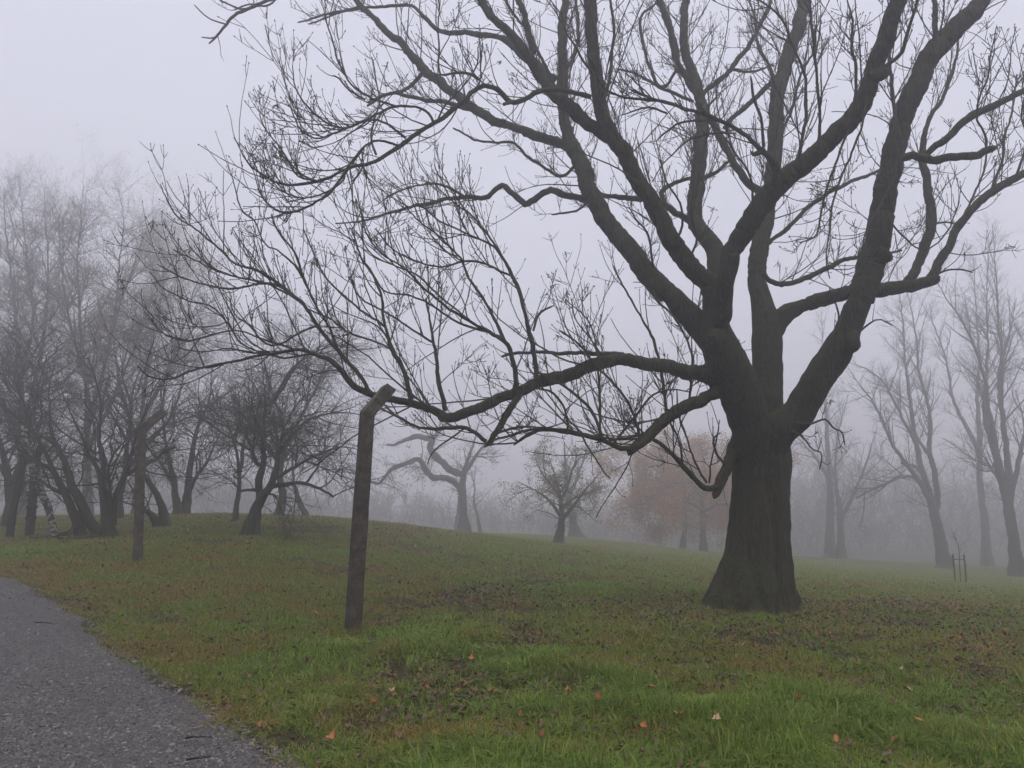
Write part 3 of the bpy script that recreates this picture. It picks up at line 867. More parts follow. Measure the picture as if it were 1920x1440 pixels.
def tree(name, label, base, stems, levels, mat=M_SCRUB, tmat=M_SCRUBT, group=None, leaves=None, branches=(), K0=10, ws=0.82, dy=0.0):
    """base (px,py,Y); stems: list of (trace, y0, y1); levels: list of dicts for the growth of boughs, branches and twigs"""
    o = P(base[0], base[1], yy(base[2] + dy))
    o[2] = ground_z(o[0], o[1])
    root = tag(empty(name, tuple(o)), label, "tree", group)
    acc = Acc()
    cur = []
    for st in stems:
        pts, rad = stem(st[0], st[1] + dy, st[2] + dy, dens=6, rough=0.04, jit=0.01, ws=ws)
        if st[0].split()[0].split(',')[1] != 'x' and abs(float(st[0].split()[0].split(',')[1]) - base[1]) < 14:
            z0 = ground_z(pts[0][0], pts[0][1])                       # plant the foot in the ground
            d = (z0 - 0.12 - pts[0][2])
            pts = pts + np.c_[np.zeros((len(pts), 2)), d * np.exp(-np.linspace(0, 6, len(pts)))]
            fl = 1 + 0.40 * np.exp(-np.linspace(0, 1, len(pts)) * 14)
            rad = rad * fl
        rad = rad * (1 - 0.68 * np.linspace(0, 1, len(rad)) ** 1.3)
        pe = np.vstack([pts, pts[-1:] + (pts[-1] - pts[-2]) * 0.3])
        acc.tubes(pe[None], np.r_[rad, 0.002][None], K0)
        cur.append((pts[None], rad[None]))
    tr = acc.build("trunk", mat, root, o)
    for st in branches:
        pts, rad = stem(st[0], st[1] + dy, st[2] + dy, dens=8, rough=0.06, jit=0.01)
        ba = Acc()
        ba.tubes(pts[None], rad[None], 8)
        ba.build("branch", mat, root, o)
        cur.append((pts[None], rad[None]))
    cr = Acc()
    last = None
    for li, lv in enumerate(levels):
        nxt = []
        for pts, rad in cur:
            p, D, t, r, L = spawn(pts, rad, lv['dens'], lv.get('t0', 0.25), 1.0, lv.get('ang', 45), lv.get('asd', 12), lv.get('bias', 0.1))
            n = len(p)
            if n == 0: continue
            Ln = rng.uniform(*lv['len'], n) * (1 - lv.get('fall', 0.45) * t)
            R0 = np.minimum(r * 0.65, lv['r'] * rng.uniform(0.7, 1.2, n))
            a, ra = grow(p, D, Ln, R0, lv.get('S', 6), lv.get('wig', 0.12), np.full(n, lv.get('trop', 0.05)) + rng.normal(0, 0.02, n), lv.get('taper', 0.35))
            cr.tubes(a, ra, lv.get('K', 3))
            nxt.append((a, ra))
        if not nxt: break
        nxt = [(np.concatenate([q[0] for q in nxt]), np.concatenate([q[1] for q in nxt]))]
        cur = nxt if not lv.get('keep') else cur + nxt
        last = nxt[0]
    if cr.V: tag(cr.build("crown", tmat, root, o), kind="stuff")
    if leaves and last is not None:
        lm, n, size, spr = leaves
        la = Acc()
        leaf_quads(la, last[0], n, size, spr)
        tag(la.build("foliage", lm, root, o, smooth=False), kind="stuff")
    return root, o


def scrub_levels(k=1.0, d=1.0):
    return [dict(dens=4.0 * d, t0=0.25, len=(1.0 * k, 2.8 * k), r=0.026 * k, S=8, wig=0.14, trop=0.015, K=5, ang=55, bias=0.1, keep=True),
            dict(dens=3.6 * d, t0=0.12, len=(0.6 * k, 1.5 * k), r=0.012 * k, S=6, wig=0.17, trop=-0.025, ang=50),
            dict(dens=6.2 * d, t0=0.1, len=(0.35 * k, 1.0 * k), r=0.0095, S=3, wig=0.17, trop=-0.06, ang=46),
            dict(dens=5.0 * d, t0=0.15, len=(0.2, 0.6), r=0.0072, S=1, wig=0.14, trop=-0.02, ang=40)]


def tall_levels(k=1.0, d=1.0, trop=0.08, ang=38):
    return [dict(dens=1.7 * d, t0=0.22, len=(1.6 * k, 3.8 * k), r=0.04 * k, S=8, wig=0.08, trop=trop, K=5, ang=ang, bias=0.1, keep=True),
            dict(dens=2.6 * d, t0=0.2, len=(0.8 * k, 2.0 * k), r=0.016 * k, S=6, wig=0.10, trop=trop, ang=ang),
            dict(dens=3.6 * d, t0=0.15, len=(0.4 * k, 1.1 * k), r=0.017, S=3, wig=0.12, trop=trop * .6, ang=42),
            dict(dens=2.8 * d, t0=0.2, len=(0.25 * k, 0.7 * k), r=0.0155, S=1, wig=0.12, trop=trop * .5, ang=45)]


# thicket of scrubby trees on the rise to the left
GL = "scrubby trees on the rise to the left"
tree("scrub_tree", "dark scrub tree with several stems fanning from one stool behind second post", (205, 1003, 18),
     [("205,1005,34 203,985,30 196,940,16 190,900,14 180,870,13 165,850,12 150,810,9 130,770,7 110,720,5", 18, 17.6),
      ("203,985,22 200,940,17 195,890,15 191,850,14 184,815,13 189,780,11 186,745,9 175,710,7 160,660,5", 18, 18.2),
      ("210,985,20 214,940,13 228,905,13 238,880,12 245,850,10 262,800,8 280,750,6 290,690,5", 18, 18.2),
      ("207,985,16 208,940,11 204,890,9 215,850,7 240,820,6 270,790,4", 18, 17.7)],
     scrub_levels(0.92, 1.0), group=GL,
     branches=[("238,890,8 255,880,7 275,872,6 295,858,5 312,845,5 330,838,4", 18, 17.2)])
tree("scrub_tree", "scrub tree whose two dark trunks lean steeply left at the thicket edge", (152, 1004, 18.6),
     [("155,1006,26 146,975,22 132,945,20 118,915,19 105,890,17 90,860,14 70,820,11 50,770,8 30,720,6", 18.6, 18.2),
      ("196,1000,24 178,985,22 158,950,22 142,920,21 130,890,20 118,860,17 95,800,12 90,740,9 100,690,6", 18.3, 18.8),
      ("118,925,10 95,915,8 75,900,7 50,890,5", 18.5, 18.0)],
     scrub_levels(1.05, 1.13), group=GL)
tree("scrub_tree", "scrub tree half hidden behind second post with low leaning trunk", (312, 986, 20.5),
     [("312,987,28 304,955,18 292,925,16 278,900,14 265,875,12 250,840,9 240,800,7 235,750,5", 20.5, 20.2),
      ("300,985,22 288,965,17 272,950,14 255,930,10 240,900,7", 20.5, 20.0)],
     scrub_levels(0.90, 0.82), group=GL)
tree("scrub_tree", "dome shaped thorn tree with leaning trunk and drooping twigs between the two posts", (472, 999, 19),
     [("466,1001,40 478,965,28 492,930,24 510,905,20 520,870,15 522,840,12 535,800,9 560,760,7 590,720,5", 19, 18.8),
      ("487,940,18 488,900,17 495,870,15 492,830,13 497,790,11 500,760,10 505,720,8 495,680,6", 19, 19.3),
      ("495,875,11 478,865,9 470,835,8 455,800,6 440,760,5", 19, 19.1),
      ("522,850,10 545,820,9 565,795,8 600,780,7 650,772,6 695,785,4", 19, 18.5), ("512,900,9 555,875,8 605,848,7 650,838,5 690,850,3", 19, 18.3), ("505,760,8 540,700,7 590,660,6 640,650,5 680,680,3", 19.2, 19.6),
      ("505,760,8 530,730,7 550,700,6 575,660,5 590,630,4", 19.2, 19.4)],
     scrub_levels(1.05, 1.16), group=GL,
     branches=[("512,912,9 530,908,8 555,906,7 580,908,6 605,918,5 625,930,4", 19, 18.4), ("575,905,5 590,885,4 600,870,4", 18.7, 18.5),
               ("482,920,6 465,916,5 450,920,4", 19, 18.7)])
tree("scrub_tree", "slender trunked scrub tree forking just left of the dome shaped thorn", (442, 976, 22.5),
     [("441,977,16 445,940,12 449,890,11 447,860,9 440,830,8 430,800,7 410,770,6 395,720,4", 22.5, 22.3),
      ("450,885,9 456,850,8 460,820,7 470,780,6 475,730,5 470,680,4", 22.5, 22.8),
      ("440,835,6 445,800,6 450,760,5 445,720,4", 22.5, 22.5)],
     scrub_levels(0.95, 1.05), group=GL)
tree("scrub_tree", "pale hazy thicket tree with splayed trunks set back beyond the leaf litter", (342, 966, 27),
     [("336,967,26 330,930,16 325,895,14 318,860,12 308,820,10 305,780,9 300,720,7 290,660,5", 27, 27.3),
      ("328,910,9 315,890,9 300,870,8 285,840,6 270,800,4", 27, 26.5),
      ("345,967,24 352,925,18 356,880,16 362,840,14 372,800,11 390,750,8 400,690,6", 27.2, 27.5),
      ("352,930,10 365,900,9 385,870,8 405,830,6 420,790,4", 27, 26.6)],
     scrub_levels(1.10, 0.88), group=GL)
tree("scrub_tree", "faint leaning trunk just behind the brow under the dome shaped thorn", (575, 972, 29),
     [("577,974,18 570,955,13 560,935,11 552,905,9 548,860,7 540,800,5", 29, 29.3)], scrub_levels(1.00, 0.95), group=GL)
tree("scrub_tree", "broad hazy scrub crown filling the left edge behind the fence line", (20, 985, 23),
     [("15,985,26 20,930,20 10,870,17 -5,800,13 -20,740,9 -30,660,6", 23, 23.4), ("17,930,15 35,870,13 60,800,11 70,730,9 90,660,6", 23, 23.3), ("18,900,12 -30,840,10 -80,780,7", 23, 22.6),
      ("60,800,9 40,740,7 30,690,6 45,630,4", 23.2, 23.5)],
     scrub_levels(1.35, 1.05), group=GL)
tree("scrub_tree", "hazy scrub crown above second post between tall tree and thorn", (222, 975, 25),
     [("222,977,18 226,930,15 236,880,13 240,820,11 245,760,10 230,700,8 240,640,6", 25, 25.3), ("236,880,11 280,830,10 320,780,8 340,720,7 350,660,5", 25, 25.4), ("240,830,8 210,780,7 180,740,5", 25, 24.6)],
     scrub_levels(1.25, 0.84), group=GL)
tree("scrub_tree", "round hazy scrub crown showing behind the top of the thorn tree", (600, 972, 27),
     [("520,975,20 530,930,17 525,880,15 535,830,12 520,770,9 500,710,7 480,660,5", 27, 27.3), ("530,850,11 560,790,10 590,730,8 610,680,6", 27, 27.5), ("526,870,9 490,820,8 450,770,6 430,710,5", 27, 26.8)],
     scrub_levels(1.2, 1.03), group=GL)
# tall trees keeping a haze of tan leaves on top
GT = "tall tan-topped trees behind the thicket"
tree("tall_tree", "tallest hazy tree with tan leaf remnants at the left edge", (40, 975, 31),
     [("45,978,34 40,900,28 42,800,24 38,700,20 30,600,16 20,500,12 10,430,8 8,350,5", 31, 31.6), ("41,810,18 70,700,15 85,600,12 90,500,9 86,430,7 84,350,4", 31, 30.7),
      ("40,850,18 0,740,15 -40,630,12 -60,500,9 -70,380,5", 31, 31.4), ("40,700,13 62,600,11 50,480,8 42,400,6 34,330,4", 31, 32)],
     tall_levels(1.2, 1.45, 0.03, 46), M_FAR, M_SCRUBT, GT, (M_TAN, 5000, 0.036, 0.10), ws=0.55, dy=1.8)
tree("tall_tree", "hazy fan shaped tree with tan leaves, second from the left edge", (165, 970, 30),
     [("165,974,34 163,900,28 165,800,24 160,700,19 150,600,15 145,500,11 150,430,7 156,350,4", 30, 30.5), ("165,800,18 195,690,15 215,590,12 225,480,9 232,420,6 222,355,4", 30, 30.2),
      ("164,840,17 215,740,14 255,640,11 290,550,8 330,480,5", 30, 29.8), ("163,720,13 130,600,10 115,500,8 110,400,5", 30, 30.6), ("215,600,9 250,500,7 275,430,5 300,390,3", 30, 30)],
     tall_levels(1.2, 1.45, 0.025, 46), M_FAR, M_SCRUBT, GT, (M_TAN, 7500, 0.036, 0.10), ws=0.55, dy=1.8)
tree("tall_tree", "lower hazy tree with tan leaves leaning right over the thicket", (255, 970, 28),
     [("255,973,28 258,900,23 265,800,20 275,700,16 290,620,12 305,540,8 310,470,5", 28, 28.4), ("266,790,15 310,700,12 345,610,9 365,540,6 380,490,4", 28, 27.8), ("262,840,14 230,740,11 215,650,8 225,560,5", 28, 28.3)],
     tall_levels(1.15, 1.8, 0.02, 48), M_FAR, M_SCRUBT, GT, (M_TAN, 8000, 0.036, 0.10), ws=0.55, dy=1.8)

# trees on the lawn beyond
tree("twisted_tree", "thick trunked hazy tree throwing twisted bare branches to the left", (870, 1000, 34),
     [("870,1002,32 869,970,22 868,935,19 868,905,19 872,880,17 880,855,13 888,830,10 900,790,7", 34, 34.2), ("872,885,12 895,850,9 920,820,6", 34, 33.8)],
     [dict(dens=1.6, t0=0.3, len=(1.2, 3.0), r=0.04, S=8, wig=0.14, trop=-0.02, K=5, ang=55, bias=0.0, keep=True),
      dict(dens=4, t0=0.15, len=(0.6, 1.6), r=0.017, S=6, wig=0.16, trop=-0.02, ang=48), dict(dens=4, t0=0.1, len=(0.3, 0.9), r=0.011, S=4, wig=0.16, trop=-0.03, ang=45)],
     M_FAR, M_SCRUBT, branches=[
        ("866,920,13 848,902,12 830,896,12 812,896,12 800,885,11 792,868,11 783,862,10 765,867,9 745,876,8 732,882,7 722,894,6 712,906,5 695,902,3", 34, 32.5),
        ("866,890,13 845,880,13 828,866,13 812,850,13 806,838,13 810,824,12 800,822,11 780,818,10 762,824,8 745,832,6 725,835,4", 34, 33),
        ("808,828,8 822,810,8 835,795,6", 33.3, 33.6)],
     leaves=(M_YELLOW, 900, 0.06, 0.1), dy=2.0)
tree("thin_tree", "thin hazy sapling stem curving behind the twisted tree", (900, 992, 40),
     [("902,993,8 895,965,7 889,940,6 890,910,5 880,870,3", 40, 40)], scrub_levels(1.2, 0.35), M_FAR, M_SCRUBT)
tree("thin_tree", "thin hazy trunk tucked close behind the left of the twisted tree", (855, 990, 42),
     [("853,990,10 858,960,8 860,920,6 850,880,4", 42, 42)], scrub_levels(1.3, 0.35), M_FAR, M_SCRUBT)
tree("small_crabapple_tree", "small round hazy tree with bulging short trunk and sparse yellow leaves", (1048, 1022, 29),
     [("1046,1024,36 1047,1005,27 1050,990,22 1053,972,21 1052,950,15 1048,920,12 1040,890,9 1030,860,6", 29, 29.3), ("1054,975,14 1068,955,11 1085,935,8 1110,905,6 1130,880,4", 29, 28.6),
      ("1050,965,11 1030,940,9 1005,920,7 975,905,5", 29, 28.8), ("1052,940,11 1065,905,9 1078,870,7 1085,840,4", 29, 29.5), ("1050,955,9 1085,930,7 1120,925,4", 29, 29.8), ("1046,925,8 1015,885,6 1000,850,4", 29, 29.6)],
     [dict(dens=3.4, t0=0.25, len=(0.8, 1.9), r=0.03, S=8, wig=0.14, trop=0.0, K=4, ang=58, bias=0.05, keep=True), dict(dens=4.5, t0=0.1, len=(0.4, 1.1), r=0.014, S=5, wig=0.16, trop=0.0, ang=48),
      dict(dens=5, t0=0.1, len=(0.2, 0.6), r=0.009, S=3, wig=0.16, trop=0.0, ang=45)], M_FAR, M_SCRUBT, leaves=(M_YELLOW, 7000, 0.034, 0.09), ws=0.7)
tree("hazy_tree", "stout flaring trunk in the haze just behind the small round tree", (1078, 1006, 37),
     [("1080,1008,34 1076,985,22 1070,960,18 1064,925,17 1060,880,13 1058,830,9", 37, 37.3), ("1066,930,11 1085,890,9 1100,840,6", 37, 37)],
     tall_levels(0.9, 0.9, 0.03), M_FAR, M_SCRUBT)
oak = [dict(dens=1.7, t0=0.18, len=(2.2, 5.4), r=0.05, S=8, wig=0.12, trop=-0.05, K=5, ang=72, bias=-0.05, keep=True), dict(dens=2.6, t0=0.15, len=(0.8, 2.0), r=0.02, S=6, wig=0.14, trop=0.0, ang=48),
       dict(dens=3.2, t0=0.1, len=(0.3, 1.0), r=0.011, S=4, wig=0.15, trop=0.0, ang=45)]
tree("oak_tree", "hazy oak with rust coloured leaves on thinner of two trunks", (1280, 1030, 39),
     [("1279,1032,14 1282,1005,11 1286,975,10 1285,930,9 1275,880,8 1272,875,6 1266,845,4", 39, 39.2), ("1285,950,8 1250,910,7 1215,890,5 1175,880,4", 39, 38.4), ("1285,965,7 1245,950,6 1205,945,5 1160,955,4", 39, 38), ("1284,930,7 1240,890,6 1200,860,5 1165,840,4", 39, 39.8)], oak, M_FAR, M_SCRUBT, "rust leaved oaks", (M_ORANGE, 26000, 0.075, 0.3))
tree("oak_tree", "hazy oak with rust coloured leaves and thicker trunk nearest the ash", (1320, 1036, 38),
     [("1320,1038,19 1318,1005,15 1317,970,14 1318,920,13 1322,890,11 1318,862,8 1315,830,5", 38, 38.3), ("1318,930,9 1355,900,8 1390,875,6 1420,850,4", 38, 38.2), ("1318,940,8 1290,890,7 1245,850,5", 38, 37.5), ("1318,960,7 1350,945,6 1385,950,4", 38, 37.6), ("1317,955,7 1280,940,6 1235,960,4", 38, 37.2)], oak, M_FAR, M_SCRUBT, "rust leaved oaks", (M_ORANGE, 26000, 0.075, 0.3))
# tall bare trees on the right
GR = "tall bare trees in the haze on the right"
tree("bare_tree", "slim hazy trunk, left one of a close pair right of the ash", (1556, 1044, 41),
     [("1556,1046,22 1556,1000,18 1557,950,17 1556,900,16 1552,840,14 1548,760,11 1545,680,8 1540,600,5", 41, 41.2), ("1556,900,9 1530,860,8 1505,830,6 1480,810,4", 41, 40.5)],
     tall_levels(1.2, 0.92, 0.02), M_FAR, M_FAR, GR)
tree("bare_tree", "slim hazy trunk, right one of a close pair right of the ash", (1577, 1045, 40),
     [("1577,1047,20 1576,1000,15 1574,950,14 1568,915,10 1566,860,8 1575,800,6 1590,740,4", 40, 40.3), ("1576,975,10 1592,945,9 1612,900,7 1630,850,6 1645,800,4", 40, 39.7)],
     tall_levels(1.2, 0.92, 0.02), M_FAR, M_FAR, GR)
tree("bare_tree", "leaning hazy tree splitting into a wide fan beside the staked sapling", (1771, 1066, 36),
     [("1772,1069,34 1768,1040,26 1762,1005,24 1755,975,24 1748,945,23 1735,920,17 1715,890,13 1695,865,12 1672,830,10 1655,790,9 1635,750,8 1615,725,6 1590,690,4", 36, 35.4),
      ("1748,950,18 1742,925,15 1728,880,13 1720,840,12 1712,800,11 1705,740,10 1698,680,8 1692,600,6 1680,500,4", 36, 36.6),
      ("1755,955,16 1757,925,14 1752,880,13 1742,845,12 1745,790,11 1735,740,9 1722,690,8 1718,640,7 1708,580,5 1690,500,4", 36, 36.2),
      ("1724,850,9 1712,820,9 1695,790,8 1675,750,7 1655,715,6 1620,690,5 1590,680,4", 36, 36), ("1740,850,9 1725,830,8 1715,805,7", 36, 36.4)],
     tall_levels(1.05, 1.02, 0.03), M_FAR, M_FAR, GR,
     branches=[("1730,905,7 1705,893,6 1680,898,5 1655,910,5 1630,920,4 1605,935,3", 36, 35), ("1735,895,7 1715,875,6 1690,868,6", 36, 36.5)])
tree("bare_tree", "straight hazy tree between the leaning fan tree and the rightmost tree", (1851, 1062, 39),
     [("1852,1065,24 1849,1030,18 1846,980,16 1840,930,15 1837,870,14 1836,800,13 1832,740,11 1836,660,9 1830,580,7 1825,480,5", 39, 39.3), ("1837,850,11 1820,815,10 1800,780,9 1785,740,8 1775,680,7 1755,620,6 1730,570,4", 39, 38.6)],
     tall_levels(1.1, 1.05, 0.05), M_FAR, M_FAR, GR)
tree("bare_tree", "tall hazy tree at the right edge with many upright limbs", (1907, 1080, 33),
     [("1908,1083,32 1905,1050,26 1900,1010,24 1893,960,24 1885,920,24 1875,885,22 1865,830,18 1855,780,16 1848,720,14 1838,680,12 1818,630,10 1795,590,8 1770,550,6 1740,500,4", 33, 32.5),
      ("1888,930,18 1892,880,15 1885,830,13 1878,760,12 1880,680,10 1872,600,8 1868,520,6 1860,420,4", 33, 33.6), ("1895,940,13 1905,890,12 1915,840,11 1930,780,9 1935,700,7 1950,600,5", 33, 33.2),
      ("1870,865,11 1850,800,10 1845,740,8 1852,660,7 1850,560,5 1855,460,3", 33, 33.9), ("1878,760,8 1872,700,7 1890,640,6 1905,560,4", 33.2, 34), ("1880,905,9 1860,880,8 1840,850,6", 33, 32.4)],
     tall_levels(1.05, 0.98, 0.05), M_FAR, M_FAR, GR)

# far wood that reads as one mass in the fog
fw = Acc()
bx, by = [], []
for it_ in range(110):
    Y = rng.uniform(118, 165)
    X = rng.uniform(-0.95, 0.95) * Y
    if it_ > 75: Y, X = (lambda q: (q, rng.uniform(0.24, 0.85) * q))(rng.uniform(112, 150))
    if -0.30 < X / Y < -0.04 and Y < 130: continue          # an opening in the wood
    bx.append(X); by.append(Y)
bx, by = np.array(bx), np.array(by)
bz = H(bx, by) - 0.1
nb_ = len(bx)
hgt = rng.uniform(7, 13, nb_) * np.where((bx / by > -0.28) & (bx / by < 0.22), 0.75, 1.05)
d0 = np.c_[rng.normal(0, 0.08, nb_), rng.normal(0, 0.08, nb_), np.ones(nb_)]
p0, r0 = grow(np.c_[bx, by, bz], d0, hgt * 0.75, hgt * 0.013, 9, 0.07, np.full(nb_, 0.04), 0.25)
fw.tubes(p0, r0, 5)
p, D, t, r, L = spawn(p0, r0, 1.2, 0.25, 1, 45, 12, 0.1)
a1, ra1 = grow(p, D, rng.uniform(2, 4.5, len(p)) * (1.15 - 0.6 * t), r * 0.5, 7, 0.12, np.full(len(p), 0.05), 0.3)
fw.tubes(a1, ra1, 3)
p, D, t, r, L = spawn(a1, ra1, 1.5, 0.15, 1, 45, 12, 0.1)
a2, ra2 = grow(p, D, rng.uniform(0.7, 2.0, len(p)), np.full(len(p), 0.022), 3, 0.13, np.full(len(p), 0.04), 0.4)
fw.tubes(a2, ra2, 3)
# undergrowth along the wood's foot
ns_ = 2200
Y_ = rng.uniform(98, 150, ns_); X_ = rng.uniform(-0.95, 0.95, ns_) * Y_
tall_ = np.clip((X_ / Y_ - 0.12) / 0.2, 0, 1) + 0.5 * np.clip((-0.30 - X_ / Y_) / 0.15, 0, 1)
d0 = np.c_[rng.normal(0, 0.3, ns_), rng.normal(0, 0.3, ns_), np.ones(ns_)]
p0, r0 = grow(np.c_[X_, Y_, H(X_, Y_) - 0.1], d0, rng.uniform(2.0, 6.0, ns_) + tall_ * rng.uniform(1, 12, ns_), np.full(ns_, 0.055), 4, 0.12, np.zeros(ns_), 0.4)
fw.tubes(p0, r0, 3)
p, D, t, r, L = spawn(p0, r0, 2.3, 0.1, 1, 48, 14, 0.1)
a2, ra2 = grow(p, D, rng.uniform(0.9, 2.6, len(p)), np.full(len(p), 0.055), 2, 0.16, np.full(len(p), 0.02), 0.5)
fw.tubes(a2, ra2, 3)
fwo = tag(fw.build("far_woodland", M_FAR), "grey wood of bare trees dissolving in fog beyond the lawn", "woodland", kind="stuff")

# staked sapling on the lawn
so = P(1803, 1095, 27); so[2] = ground_z(so[0], so[1])
sap = tag(empty("staked_sapling", tuple(so)), "young sapling tied between two thin stakes on the far lawn", "sapling")
for sx_, nm in ((-0.22, "stake"), (0.16, "stake")):
    acc = Acc()
    g = so + np.array([sx_, 0, 0]); g[2] = ground_z(g[0], g[1])
    q = np.stack([g - [0, 0, .2], g + [0.01, 0, 0.5], g + [0.0, 0, 0.97], g + [0, 0, 0.98]])
    acc.tubes(q[None], np.array([[0.028, 0.028, 0.026, 0.003]]), 6)
    acc.build(nm, M_FAR, sap, so)
acc = Acc()
q = catmull(np.stack([so - [0.02, 0, .1], so + [-0.02, 0, 0.6], so + [0.0, 0, 1.2], so + [-0.08, 0, 1.5], so + [-0.2, 0, 1.75]]), 12)
acc.tubes(q[None], np.linspace(0.02, 0.006, 12)[None], 6)
acc.build("trunk", M_FAR, sap, so)
acc = Acc()
p, D, t, r, L = spawn(np.repeat(q[None], 4, 0), np.full((4, 12), 0.01), 5, 0.5, 1, 50, 10, 0.2)
a, ra = grow(p, D, rng.uniform(0.2, 0.5, len(p)), np.full(len(p), 0.006), 4, 0.1, np.full(len(p), 0.05))
acc.tubes(a, ra, 4)
acc.build("crown", M_FAR, sap, so)
acc = Acc()
q = np.stack([so + [-0.22, -0.03, 0.82], so + [0.0, -0.035, 0.8], so + [0.16, -0.03, 0.82]])
acc.tubes(q[None], np.full((1, 3), 0.014), 5)
acc.build("tie", M_SCRUB, sap, so)

# ------------------------------------------------------------------ concrete fence posts
k = NT("weathered_concrete")
co = k.coords()
n1 = k.noise(co, 9, 5, 0.65)
n2 = k.noise(co, 120, 3, 0.7)
n3 = k.noise(co, 45, 2, 0.6)
c = k.ramp(n1, [(0.3, (0.022, 0.018, 0.015)), (0.5, (0.06, 0.05, 0.041)), (0.72, (0.12, 0.104, 0.086))])
spk = k.ramp(n3, [(0.62, (0, 0, 0)), (0.70, (1, 1, 1))])
c = k.mix(spk, c, (0.17, 0.155, 0.13))
stn = k.ramp(k.noise(k.coords((1, 1, 0.3)), 4.5, 3), [(0.55, (0, 0, 0)), (0.7, (1, 1, 1))])
c = k.mix(k.math('MULTIPLY', stn, 0.5), c, (0.07, 0.035, 0.022))
g = k.n("ShaderNodeNewGeometry"); sx = k.n("ShaderNodeSeparateXYZ"); k.l(g.outputs["Normal"], sx.inputs[0])
lf = k.n("ShaderNodeClamp"); k.l(k.math('MULTIPLY', k.math('MULTIPLY', sx.outputs[2], 1.6), k.noise(co, 22, 4)), lf.inputs[0])
c = k.mix(lf.outputs[0], c, (0.16, 0.165, 0.11))
M_CONC = k.finish(c, 0.9, k.math('ADD', n2, n1), 0.012, 0.9, 0.2)


def post(label, base, lean, rz, h, arm, armang, sec, taper=0.9):
    """square chamfered concrete post with cranked top: profile swept along a bent line in its own x-z plane"""
    o = P(*base); o[2] = ground_z(o[0], o[1])
    line = []
    for z in np.r_[-0.3, np.linspace(0, h, 15)]:
        line.append((0.0, z, 0.0))
    n_ = 6
    for i in range(1, n_ + 1):
        s = arm * i / n_
        line.append((math.sin(armang) * s, h + math.cos(armang) * s, armang if i > 0 else armang / 2))
    ring = []
    ch = 0.10
    for (a, b) in [(1, 1 - ch), (1 - ch, 1), (-1 + ch, 1), (-1, 1 - ch), (-1, -1 + ch), (-1 + ch, -1), (1 - ch, -1), (1, -1 + ch)]:
        ring.append((a, b))
    V = []
    for i, (x, z, an) in enumerate(line):
        if i == 15: an = armang / 2
        s = sec / 2 * (1 - (1 - taper) * max(0, z) / (h + arm))
        st = s / math.cos(armang / 2) if i == 15 else s
        jit = rng.normal(0, 0.0022, (8, 3))
        for (a, b), j in zip(ring, jit):
            V.append((x + a * st * math.cos(an) + j[0], b * s + j[1], z - a * st * math.sin(an) + j[2]))
    V = np.array(V)
    V[-8:, 2] -= 0.02 * np.array([0, 0.4, .9, 1, 1, .8, .3, 0])
    n = len(line)
    idx = np.arange(n * 8).reshape(n, 8)
    q = np.stack([idx[:-1], np.roll(idx[:-1], -1, 1), np.roll(idx[1:], -1, 1), idx[1:]], -1).reshape(-1, 4)
    t_ = idx[-1]
    capq = np.array([[t_[0], t_[1], t_[2], t_[3]], [t_[0], t_[3], t_[4], t_[7]], [t_[4], t_[5], t_[6], t_[7]]])
    me = raw_mesh("fence_post", V, np.vstack([q, capq]), M_CONC, smooth=False)
    ob = link_mesh("fence_post", me)
    ob.location = o
    ob.rotation_euler = (0, lean, rz)
    md = ob.modifiers.new("bevel", 'BEVEL')
    md.width = 0.004; md.segments = 1; md.limit_method = 'ANGLE'
    # wire holes along the face
    for hz in np.linspace(0.35, h - 0.15, 5):
        a_ = np.linspace(0, 2 * np.pi, 9)
        acc = Acc()
        ringp = np.stack([0.009 * np.cos(a_), np.full(9, -sec / 2 * (1 - (1 - taper) * hz / (h + arm)) - 0.001), hz + 0.009 * np.sin(a_)], -1)
        acc.tubes(ringp[None], np.full((1, 9), 0.003), 5)
        acc.build("wire_hole", M_CONC, ob)
    return tag(ob, label, "post", "cranked concrete fence posts")


post("tall cranked concrete post in the foreground grass, its top crossing the ash limb", (661, 1186, 8.8), math.radians(2.4), math.radians(27), 2.42, 0.43, math.radians(36), 0.156)
post("cranked concrete post farther along the fence line in front of leaning thicket trunks", (258, 1053, 14.4), math.radians(-1.8), math.radians(25), 2.40, 0.52, math.radians(46), 0.168)
# third post: top lost in the branches, wire still bound round it
p3 = post("pale old fence post bound with wire at the left edge of the thicket", (55, 1006, 19.6), 0.0, math.radians(-30), 2.0, 0.45, math.radians(42), 0.16)
M_RUST = NT("rusty_wire"); M_RUST = M_RUST.finish((0.06, 0.032, 0.02), 0.9)
for hz in (0.45, 0.72, 1.02):
    acc = Acc()
    a_ = np.linspace(0, 2 * np.pi, 17)
    for dz in (0, 0.03, 0.055):
        q = np.stack([0.118 * np.cos(a_), 0.118 * np.sin(a_), hz + dz + 0.012 * np.sin(a_ * 2 + dz * 40)], -1)
        acc.tubes(q[None], np.full((1, 17), 0.012), 5)
    acc.build("wire_binding", M_RUST, p3)
